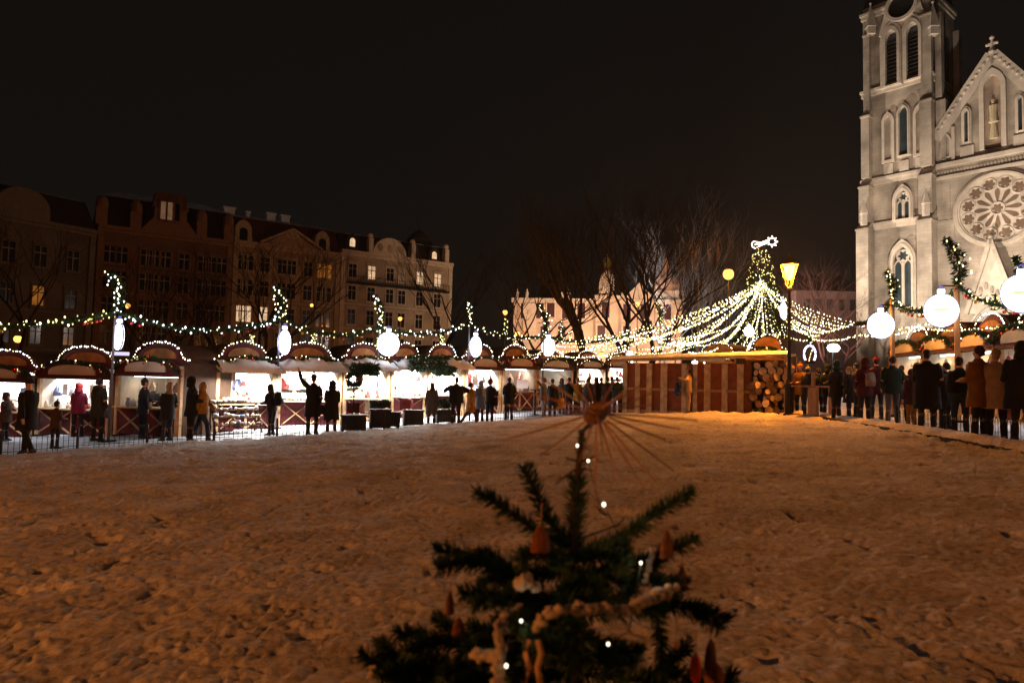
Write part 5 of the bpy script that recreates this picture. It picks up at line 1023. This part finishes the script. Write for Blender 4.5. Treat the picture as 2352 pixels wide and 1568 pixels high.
def worn(name, label, cat, per, c, r, m, n=10):   # a bag worn or carried, in the person's own frame
    t, p_, k = per; L_ = Matrix.Translation(p_) @ Matrix.Rotation(t.rotation_euler.z, 4, 'Z') @ Matrix.Scale(k, 4); o_ = L_ @ V(c); b = MB()
    if 'backpack' in name:
        b.rings([(0,0,-r*1.3,r*.75,r*.4),(0,0,-r*1.2,r*.95,r*.55),(0,0,0,r,r*.62),(0,0,r*1.1,r*.85,r*.5),(0,0,r*1.4,r*.45,r*.3)], n); b.box(-r*.6,r*.6,-r*.8,-r*.55,-r*.9,-r*.1); b.tube([(-r*.5,r*.5,r),(-r*.55,r*1.5,r*1.2),(-r*.6,r*1.6,-r*.2)], .02, 5); b.tube([(r*.5,r*.5,r),(r*.55,r*1.5,r*1.2),(r*.6,r*1.6,-r*.2)], .02, 5)
    else:
        b.rings([(0,0,-r*1.1,r*.95,r*.4),(0,0,-r*.9,r,r*.45),(0,0,r*.8,r*.85,r*.3)], 8); b.tube([(-r*.5,0,r*.8),(-r*.4,0,r*1.9),(0,0,r*2.2),(r*.4,0,r*1.9),(r*.5,0,r*.8)], .012, 5)
    o = b.build(name, m, None, True, o_); o.rotation_euler = (0,0,t.rotation_euler.z); return tag(o, label, cat)
pr = {}
D_ = dict
def pe(key, *a, **kw): pr[key] = person(*a, **kw)
pe(1,'tall person in a long black coat walking nearest the left fence',58,872,1046,70,k_['black'],k_['black'],.62,'cap',('back','fwd'),'walk')
pe(2,'child in a brown jacket and dark bobble hat by the fence',125,925,1030,-20,k_['brown'],k_['dark'],.75,'beanie',('down','hold'),'stand',None,hmin=1.0,hmax=1.35)
pe(3,'person in a magenta jacket looking at the blue and white wares',176,884,1003,10,k_['magenta'],k_['dark'],.78,'hood',('hold','hold'),hood=True,hatm=k_['red'])
pe(4,'person in a dark olive parka with a small bag, seen from behind',222,872,1013,-15,k_['olive'],k_['dark'],.68,'hair',('down','pocket'),hood=True)
pe(5,'bulky person in black facing the dim maroon stall',326,874,1006,-50,k_['black'],k_['black'],.72,'beanie',('hold','down'),wide=1.15)
pe(6,'person with long fair hair and a dark coat',382,884,1012,55,k_['dark'],k_['jeans'],.66,'long',('hold','pocket'),hatm=FAIR)
pe(7,'tall dark figure right behind the person in mustard',436,870,1014,-60,k_['black'],k_['black'],.7,'hood',('hold','hold'))
pe(8,'long haired person in a mustard jacket striding along the walkway',462,878,1012,-80,k_['mustard'],k_['jeans'],.84,'long',('fwd','back'),'walk',FAIR)
pe(9,'stooping person with a backpack before the glaring stall',622,886,999,-75+150,k_['dark'],k_['dark'],.85,'hood',('hold','down'),bend=.18)
pe(10,'person in a long black coat with one arm raised high',716,864,1000,-5,k_['black'],k_['dark'],.55,'beanie',('raised','pocket'))
pe(11,'hooded person in a long dark coat next to the waving one',760,878,999,10,k_['black'],k_['dark'],.5,'hood',('hold','hold'))
pe(12,'dark figure cut by the picture edge',10,905,1012,-90,k_['brown'],k_['dark'],.7,'hood',('hold','hold'))
pe(13,'long haired person in a grey speckled long coat',990,881,980,20,k_['grey'],k_['dark'],.5,'long',('down','hold'))
pe(14,'broad person in black holding both elbows out',1046,869,979,10,k_['black'],k_['dark'],.85,'hair',('carry','akimbo'),wide=1.25)
pe(15,'person in a mustard coat hurrying away from the broad one',1080,882,977,-55,k_['mustard'],k_['brown'],.6,'hair',('fwd','back'),'walk')
pe(16,'person in a pale blue coat before the bluish stall',1102,888,971,30,k_['pale'],k_['dark'],.6,'hood',('hold','hold'))
pe(17,'person in black looking down at a phone',1124,874,975,-40,k_['black'],k_['navy'],.8,'beanie',('phone','phone'),hatm=k_['purple'])
pe(18,'dark figure standing alone at the end of the left fence',1168,869,970,5,k_['black'],k_['black'],.72,'hair',('hold','pocket'),hood=True)
pe(19,'vendor with a pale face inside the dim maroon stall',303,880,1000,200,k_['dark'],k_['dark'],.8,'hair',('hold','hold'),pos=V((S[2][1](.75,.9,0))),Hh=1.72)
pe(20,'person in pale trousers stretching an arm towards the stalls',1247,870,965,80,k_['grey'],k_['pale'],.85,'hair',('out','hold'),hmax=1.8)
pe(21,'dark clad person carrying an orange paper bag',1268,878,962,-20,k_['black'],k_['dark'],.6,'hair',('hold','down'))
pe(22,'person in a dark green jacket among the standing tables',1306,869,952,20,k_['green'],k_['dark'],.8,'hair',('hold','hold'))
pe(23,'person in a mustard hat and coat among the standing tables',1325,872,950,150,k_['mustard'],k_['dark'],.7,'beanie',('hold','hold'),hatm=k_['mustard'])
pe(24,'leaning person in a dark coat beneath the fir topper rays',1345,882,953,-60,k_['dark'],k_['dark'],.6,'hair',('hold','hold'),bend=.2)
pe(25,'person with a dark red hood below the distant white stall',1368,872,950,30,k_['dark'],k_['dark'],.7,'hood',('hold','down'),hatm=k_['maroon'])
pe(26,'person in a brown coat beneath the forked tree',1394,868,952,10,k_['brown'],k_['dark'],.5,'hair',('down','down'))
pe(27,'person in a blackish green coat left of the wooden hut',1417,872,953,-10,k_['green'],k_['black'],.7,'hair',('pocket','pocket'))
pe(28,'person in a grey blue jacket at the corner of the wooden hut',1432,872,948,-30,k_['navy'],k_['jeans'],.8,'beanie',('hold','pocket'),hatm=k_['purple'])
pe(29,'photographer in a tan jacket before the wooden hut',1580,846,952,80,k_['tan'],k_['tan'],.85,'beanie',('carry','carry'),hatm=k_['tan'])
pe(30,'person in a black jacket with a pale hat by the firewood',1856,845,957,-40,k_['black'],k_['black'],.75,'beanie',('hold','hold'),hatm=k_['cream'])
pe(31,'person with an orange hat half hidden by the firewood',1838,838,953,120,k_['rust'],k_['dark'],.7,'beanie',('hold','hold'),hatm=mat('cloth_orange',(.6,.16,.02),.85))
pe(32,'person in a dark grey jacket and teal hood near the counter',1921,832,966,20,k_['dark'],k_['dark'],.7,'hood',('hold','hold'),hatm=k_['teal'])
pe(33,'person in black with a tan hat beside the maroon jacket',1950,845,967,60,k_['black'],k_['black'],.6,'hair',('down','hold'),hatm=FAIR)
pe(34,'person in a maroon jacket wearing a beige backpack',1986,826,972,5,k_['maroon'],k_['dark'],.75,'hood',('pocket','pocket'),hatm=k_['maroon'])
pe(35,'person with a dark red hat right of the maroon jacket',2014,824,962,-20,k_['maroon'],k_['jeans'],.7,'beanie',('down','hold'),hatm=k_['red'])
pe(36,'broad person in a dark green jacket and grey jeans',2050,821,978,0,k_['green'],k_['greyj'],.82,'hair',('pocket','pocket'),wide=1.15)
pe(37,'tall person in a long black coat below the second bauble sign',2130,807,993,-30,k_['black'],k_['dark'],.5,'hair',('hold','pocket'),wide=1.1)
pe(38,'person in a dark hat behind the long black coat',2174,836,985,30,k_['dark'],k_['dark'],.6,'hair',('phone','hold'))
pe(39,'person in dark green with a dark backpack',2206,824,1002,-55,k_['green'],k_['navy'],.78,'hair',('hold','hold'))
pe(40,'person in a rust brown coat with a thick collar',2250,799,1012,15,k_['rust'],k_['black'],.62,'hair',('hold','down'),hatm=cloth('brownhair',(.08,.04,.02)))
pe(41,'person in a long beige coat standing close to the rust coat',2290,806,1013,-20,k_['beige'],k_['black'],.62,'hair',('down','pocket'),hatm=FAIR)
pe(42,'large figure in black cut by the picture edge on the church side',2348,786,1018,-10,k_['black'],k_['black'],.6,'hood',('hold','hold'),wide=1.2)
pe(43,'child in a purple jacket and yellow trousers',2094,852,984,10,k_['purple'],k_['yellow'],.72,'hood',('down','down'),hmin=1.2,hmax=1.55)
for i, (px, hd_, ft, c, lb) in enumerate(((1880,848,955,'dark','dim figure behind the wooden counter'),(1902,840,957,'green','dim figure in dark green behind the counter'),(1968,836,958,'olive','figure in olive between the tan hat and the maroon jacket'),(2072,842,966,'black','black figure between the green jacket and the child'),(2108,838,970,'brown','brown clad figure behind the child'),(2158,842,975,'navy','navy clad figure behind the long black coat'),(2228,838,975,'black','short dark figure behind the dark backpack'),(2318,835,985,'dark','grey haired dark figure before the glaring stall'),(1352,874,946,'black','black clad figure deep in the crowd below the trees'),(1380,876,945,'olive','olive clad figure deep in the crowd below the trees'),(1290,876,950,'brown','brown clad figure behind the orange paper bag'),(1405,878,945,'navy','navy clad figure deep in the crowd next to the hut'))):
    pe(50+i, lb, px, hd_, ft, random.choice((0,40,-40,160)), k_[c], k_['dark'], .7, ('hair','hood','beanie')[i % 3], ('hold','down'))
worn('backpack','dark backpack on the stooping person','backpack',pr[9],(0,-.24,1.28),.17,k_['black']); worn('backpack','beige backpack on the maroon jacket','backpack',pr[34],(0,-.27,1.2),.15,k_['beige']); worn('backpack','dark backpack of the person in dark green','backpack',pr[39],(0,-.27,1.2),.18,k_['black'])
worn('backpack','purple backpack of the child in yellow trousers','backpack',pr[43],(0,-.25,1.2),.16,k_['purple']); worn('shoulder_bag','blue patterned bag held before the tan jacket','bag',pr[29],(.05,.4,1.0),.26,cloth('blue_bag',(.03,.06,.2))); worn('paper_bag','orange brown paper bag in the hand of the dark clad person','bag',pr[21],(.3,.2,.75),.2,mat('kraft_paper',(.5,.25,.08),.8))
worn('shoulder_bag','black shoulder bag of the person looking at a phone','bag',pr[17],(.26,0,.95),.15,k_['black']); worn('shoulder_bag','small dark bag of the person in the olive parka','bag',pr[4],(.3,0,.8),.13,k_['grey']); worn('shopping_bag','green bag beside the grey jeans','bag',pr[36],(.42,.0,.72),.15,cloth('green_bag',(.03,.3,.06))); worn('shoulder_bag','dark bag hanging from the hooded person in the long dark coat','bag',pr[11],(-.3,.05,.85),.15,k_['navy'])

# ------------------------------------------------------------------ the small christmas tree right before the camera
FY = 1.08
NEED = mat('fir_needle', (.03,.075,.024), .6, .5, 60, 0, 0, .35); TWIG = mat('fir_twig', (.05,.03,.018), .9, .3, 40, .2)
base = P(1322, 1568, FY); base.z = zg(base.x)
t = thing('small_christmas_tree', 'small decorated fir with a straw star right before the camera', 'christmas tree', base)
def Q(px, py, dy=0): return P(px, py, FY + dy) - base
b = MB(); b.tube([V((0,0,-.05)), Q(1320,1568), Q(1318,1400), Q(1316,1250), Q(1324,1120), Q(1338,985)], [.022,.014,.012,.009,.006,.0035], 9); b.build('trunk', TWIG, t, True)
def needles(b, pts, dens=5200, ln=.023, taper=True):
    tot = sum((q-p).length for p, q in zip(pts[:-1], pts[1:])); acc = 0
    for p, q in zip(pts[:-1], pts[1:]):
        L = (q-p).length; d = (q-p).normalized(); s1 = d.orthogonal().normalized(); s2 = d.cross(s1)
        for i in range(int(L * dens)):
            f = R(); c = p.lerp(q, f); x = (acc + f*L)/tot; a = U(0, 2*PI); o = s1*math.cos(a) + s2*math.sin(a)
            if o.z < -.3 and R() < .45: o.z *= -1
            n_ = (o + d*U(.35,.9)).normalized(); l_ = ln*U(.7,1.15)*(1 if x < .93 else .8); w_ = n_.cross(V((U(-1,1),U(-1,1),U(-1,1)))).normalized()*.0009
            b.add([c-w_, c+w_, c+n_*l_*.7+w_*.9, c+n_*l_, c+n_*l_*.7-w_*.9], [(0,1,2,3,4)])
        acc += L
def branch(pl, r=.0035, ln=.019, sub=0, dens=4600):
    pts = [Q(*p) for p in pl]; sm = []
    for i in range(len(pts)-1):
        for k in range(4):
            f = k/4; p0 = pts[max(0,i-1)]; p1, p2 = pts[i], pts[i+1]; p3 = pts[min(len(pts)-1,i+2)]
            sm.append(.5*((2*p1)+(p2-p0)*f+(2*p0-5*p1+4*p2-p3)*f*f+(3*p1-p0-3*p2+p3)*f**3))
    sm.append(pts[-1]); ln *= 1.25; tw = MB(); tw.tube(sm, [r*(1-.6*i/len(sm)) for i in range(len(sm))], 6); nb = MB(); needles(nb, sm, dens, ln)
    for i in range(sub):
        k = int(len(sm)*(.25+.6*i/max(1,sub))); p = sm[k]; d = (sm[min(k+1,len(sm)-1)]-p).normalized(); sd = d.cross(V((0,-.3,1))).normalized() * (1 if i % 2 else -1); e = p + (d*.8+sd*.8+V((0,0,U(-.1,.25)))).normalized()*U(.05,.09)
        q = [p, p.lerp(e,.5)+V((0,0,.004)), e]; tw.tube(q, [r*.6,r*.5,r*.3], 5); needles(nb, q, dens, ln*.9)
    o = tw.build('branch', TWIG, t); nb.build('needle_cover', NEED, o)
for a in [
    (((1318,1262),(1322,1190),(1325,1098)),.005,.021,0),(((1316,1255),(1255,1190),(1228,1120),(1204,1072)),.004,.019,0),
    (((1314,1262),(1240,1225),(1170,1175),(1095,1130)),.004,.018,0),(((1318,1270),(1400,1250),(1470,1205),(1530,1165),(1592,1128)),.004,.018,0),
    (((1318,1290),(1380,1275,-.05),(1440,1300,-.08)),.004,.018,1),(((1314,1310),(1230,1320,.02),(1160,1315,.0),(1080,1285),(1000,1262)),.004,.02,3),
    (((1316,1300),(1240,1270,-.06),(1190,1290,-.1)),.004,.019,1),(((1318,1320),(1400,1310),(1470,1290),(1540,1262),(1600,1240)),.0035,.017,1),
    (((1318,1330),(1370,1345,-.1),(1400,1400,-.16)),.004,.019,1),(((1316,1360),(1240,1380),(1150,1375),(1060,1362)),.004,.019,3),
    (((1316,1400),(1250,1440),(1170,1460),(1080,1440)),.004,.019,3),(((1318,1400),(1400,1410),(1500,1392),(1600,1400),(1672,1428)),.004,.02,4),
    (((1318,1460),(1220,1490),(1120,1500),(1020,1475),(910,1452)),.0045,.021,5),
    (((1318,1500),(1200,1540),(1080,1560),(960,1535),(880,1488)),.0045,.021,5),(((1318,1540),(1180,1580),(1000,1575),(900,1545),(828,1502)),.0045,.021,4),
    (((1318,1440),(1290,1470,-.12),(1250,1500,-.2)),.004,.019,2),(((1318,1470),(1370,1500,-.1),(1420,1530,-.18)),.004,.019,3),
    (((1318,1540),(1430,1560),(1540,1550),(1640,1570)),.004,.02,4),
    (((1316,1380),(1270,1400,.12),(1200,1420,.22)),.004,.019,3),
    (((1500,1392),(1515,1450),(1524,1568)),.003,.016,0),(((1316,1590),(1150,1640),(950,1650),(800,1600)),.005,.022,5),(((1318,1590),(1450,1640),(1600,1650),(1720,1610)),.005,.022,5),
    (((1316,1340),(1300,1380,-.12),(1330,1450,-.18),(1340,1500,-.2)),.004,.02,1),(((1340,1600),(1400,1640,-.2),(1450,1700,-.3)),.005,.021,3),(((1300,1600),(1240,1650,-.2),(1180,1700,-.3)),.005,.021,3),
    (((1250,1345),(1200,1352),(1150,1330),(1100,1345)),.003,.016,2),(((1420,1340),(1500,1330,-.03),(1560,1340,-.05)),.003,.015,2),
]: branch(*a)
b = MB(); rs = random.Random(4)
for i in range(9):  # bare whorls round the leader
    p0 = Q(1326, 1080); a = rs.uniform(0, 6.3); e = p0 + V((math.cos(a)*.03, math.sin(a)*.03, rs.uniform(.0,.03))); b.tube([p0+V((0,0,rs.uniform(-.02,.02))), e], [.0018,.001], 4)
for q_ in (((1325,1075),(1300,1092),(1275,1112)),((1322,1240),(1420,1205),(1435,1188)),((1500,1285),(1470,1300),(1455,1330))): b.tube([Q(*x) for x in q_], [.0018,.0014,.001], 4)
b.build('bare_twig', TWIG, t); b = MB(); needles(b, [Q(1330,1050), Q(1337,990)], 2200, .010); b.build('needle_cover', NEED, t)
# straw star with its wooden knob
STRAW = mat('straw', (.42,.2,.07), .55, .3, 20, .1, 0, .4)
kc = P(1370, 947, FY - .1); st = thing('straw_star', 'straw star with a round wooden knob on the tip of the near fir', 'tree topper', kc)
b = MB(); d_ = (P(1405,925,FY-.13) - P(1345,965,FY-.06)).normalized(); 
for i, (f, r) in enumerate(((0,0),)): pass
prof = [(-.025,.004),(-.021,.011),(-.012,.015),(0,.016),(.012,.0135),(.022,.010),(.027,.006),(.034,.0045),(.036,.001)]
b.tube([d_*x for x, _ in prof], [r for _, r in prof], 14); b.build('knob', mat('hazel_knob', (.2,.085,.025), .4, .4, 60, .3, 0, .5), st, True)
for (x, y, dy) in ((1150,1012,.02),(1240,1046,-.02),(1162,930,0),(1195,898,.04),(1232,862,.06),(1278,850,.08),(1300,905,-.15),(1345,872,.1),(1368,862,.12),(1412,868,.1),(1436,898,-.12),(1478,880,.08),(1500,902,.05),(1498,930,.12),(1602,965,.0),(1562,985,.03),(1530,1010,-.02),(1548,1082,.0),(1508,1108,-.03),(1478,1120,.02),(1420,1105,.04),(1366,1142,0),(1385,1040,-.14),(1330,1060,-.1),(1205,960,-.1),(1440,1062,-.12),(1270,975,.12)):
    e = P(x, y, FY - .1 + dy) - kc; b = MB(); s = e.normalized()*.018; b.tube([s, s.lerp(e,.5)+V((U(-.002,.002),0,U(-.002,.002))), e], [.0015,.0014,.001], 5); b.build('straw', STRAW, st)
b = MB(); b.tube([Q(1338,990)+base-kc, V((-.004,0,-.012))], .0035, 6); b.build('holder', TWIG, st)
# ornaments, cotton garland, lights
COT = mat('cotton', (.6,.5,.38), .95, .12, 60, .5); GING = mat('gingerbread', (.24,.08,.03), .75, .35, 40, .3)
def cotton(label, pl, r, name='cotton_garland'):
    pts = [P(x, y, FY + dy) for x, y, dy in pl]; b = MB(); o_ = pts[0]
    for p_, q_ in zip(pts[:-1], pts[1:]):
        n_ = max(2, int((q_-p_).length / (r*.32)))
        for i in range(n_): b.ball(p_.lerp(q_, i/n_) - o_ + V((U(-1,1),U(-1,1),U(-1,1)))*r*.6, r*U(.35,.85), 8, 5, (U(.8,1.3),1,U(.7,1.1)), .5)
    return tag(b.build(name, COT, None, True, o_), label, 'garland')
cotton('pale cotton garland draped across the middle of the near fir', ((1225,1440,-.22),(1262,1405,-.23),(1330,1398,-.22),(1420,1402,-.2),(1480,1385,-.16),(1520,1362,-.12),(1552,1348,-.1)), .0078)
cotton('cotton puff caught between the upper left branches', ((1190,1290,-.05),(1200,1275,-.05),(1212,1268,-.04)), .010, 'cotton_puff'); cotton('cotton puff at the heart of the near fir', ((1195,1340,-.13),(1210,1325,-.14),(1222,1345,-.13)), .010, 'cotton_puff')
cotton('cotton trail dropping to the right above the cotton garland', ((1500,1262,-.03),(1492,1290,-.05),(1488,1318,-.06),(1478,1340,-.06)), .0045, 'cotton_trail'); cotton('vertical cotton roll hanging low on the near fir', ((1152,1415,-.2),(1150,1450,-.22),(1152,1500,-.24),(1148,1545,-.25),(1146,1580,-.26)), .0088, 'cotton_roll'); cotton('cotton clump on the low bough beside the cotton roll', ((1095,1500,-.12),(1118,1505,-.14),(1138,1512,-.16)), .009, 'cotton_puff')
cotton('faint cotton strip low on the inner boughs', ((1345,1515,-.05),(1365,1500,-.06),(1400,1490,-.05)), .005, 'cotton_trail'); cotton('small cotton tip at the lowest bough', ((858,1530,-.02),(854,1560,-.02)), .006, 'cotton_puff')
b = MB(); o_ = P(1225, 1500, FY-.25)
for s in (-1, 1): b.tube([P(1225+s*10, 1470, FY-.25)-o_, P(1225+s*18, 1500, FY-.25)-o_, P(1225+s*9, 1530, FY-.25)-o_, P(1225+s*17, 1575, FY-.25)-o_], .0035, 7)
tag(b.build('raffia_loop', mat('raffia', (.6,.36,.2), .7), None, True, o_), 'twin strand of pale raffia hanging beside the cotton roll', 'raffia')
def bell(label, px, py, dy, h, m=GING, name='bell_ornament', w=.36, fat=1):
    c = P(px, py, FY+dy); s = h/1568*c.y; t_ = thing(name, label, 'ornament', c, U(0,1)); b = MB()
    if name == 'bell_ornament': b.rings([(0,0,-s*.5,w*s*.8,w*s*.35),(0,0,-s*.46,w*s,w*s*.42),(0,0,-s*.1,w*s*.92,w*s*.4),(0,0,s*.2,w*s*.72,w*s*.34),(0,0,s*.42,w*s*.34,w*s*.2),(0,0,s*.5,w*s*.1,w*s*.08)], 14)
    else: b.rings([(0,0,-s*.5,w*s*.3,w*s*.3),(0,0,-s*.36,w*s*.8,w*s*.8),(0,0,0,w*s,w*s),(0,0,s*.3,w*s*.8,w*s*.8),(0,0,s*.5,w*s*.2,w*s*.2)], 14)
    b.build('body', m, t_, True); b = MB(); b.tube([(0,0,s*.5),(.001,0,s*.5+.03)], .0008, 4); b.build('thread', STRAW, t_)
bell('gingerbread bell hanging upper left on the near fir', 1241, 1237, -.12, 62); bell('gingerbread bell hanging upper right on the near fir', 1531, 1248, -.05, 62, w=.34); bell('slim gingerbread ornament below the left bough tip', 1033, 1384, -.03, 52, w=.22); bell('gingerbread ornament behind the lowest left boughs', 1053, 1448, .0, 60, w=.3); bell('small gingerbread drop by the small upper right bough', 1566, 1322, .0, 48, w=.22)
RC = mat('red_candle', (.6,.03,.01), .35, .2, 30, 0, 0, .5); bell('bright red ornament low on the right of the near fir', 1598, 1532, -.08, 66, RC, 'drop_ornament', .2); bell('dark plum ornament beside the bright red one', 1632, 1500, -.06, 66, mat('plum', (.05,.012,.015), .5), 'bell_ornament', .3); bell('brown round ornament under the dark plum one', 1640, 1552, -.05, 62, GING, 'drop_ornament', .38); bell('tiny amber drop on a long thread', 1558-5, 1482, -.1, 16, mat('amber', (.6,.25,.03), .3), 'drop_ornament', .4)
FB = emat('near_bulb', (1,.84,.6), 5, True)
lights = ((1351,1058,-.02),(1387,1158,-.06),(1472,1292,-.1),(1197,1425,-.15),(1096,1490,-.1),(1163,1528,-.26),(1397,1478,-.18),(1326,1023,-.01))
ls = thing('near_light_string', 'thin wire with tiny lit bulbs wound through the near fir', 'fairy lights', P(1351,1058,FY)); o_ = ls.location.copy(); P0 = [P(x,y,FY+d)-o_ for x,y,d in lights]
for i, p_ in enumerate(P0): q = MB(); q.ball((0,0,0), (.0017 if i != 1 else .0024), 8, 6, (1,1,1.3)); q.build('bulb', FB, ls, True, p_)
q = MB(); od = [7,0,1,2,6,3,4,5]
for i, j in zip(od[:-1], od[1:]):
    a_, c_ = P0[i], P0[j]; q.tube([a_, a_.lerp(c_,.35)+V((U(-.02,.02),.02,U(-.03,0))), a_.lerp(c_,.7)+V((U(-.02,.02),.01,-.02)), c_], .0009, 4, False)
q.build('wire', mat('green_wire', (.02,.03,.02), .5), ls)
for i in (1, 2, 3): lamp('POINT', P0[i] + o_ + V((0,-.012,0)), .02, (1,.8,.55), .004)

b = MB(); b.box(-245, 245, -65, 335, -4, 95); hm = bpy.data.materials.new('haze'); hm.use_nodes = True; n = hm.node_tree.nodes; n.remove(n['Principled BSDF']); pv = n.new('ShaderNodeVolumePrincipled')
pv.inputs['Density'].default_value = .00022; pv.inputs['Color'].default_value = (.95,.93,.92,1); pv.inputs['Anisotropy'].default_value = .35; hm.node_tree.links.new(pv.outputs[0], n['Material Output'].inputs['Volume']); o = b.build('haze', hm); o['kind'] = 'stuff'
# ------------------------------------------------------------------ render settings
sc.view_settings.view_transform = 'Standard'; sc.view_settings.look = 'None'; sc.view_settings.exposure = 0; sc.view_settings.gamma = 1
c = sc.cycles; c.use_denoising = True; c.max_bounces = 5; c.diffuse_bounces = 2; c.glossy_bounces = 2; c.transmission_bounces = 2; c.sample_clamp_indirect = 2.0; c.sample_clamp_direct = 0; c.use_light_tree = True
c.caustics_reflective = False; c.caustics_refractive = False; c.use_adaptive_sampling = True; c.adaptive_threshold = .02
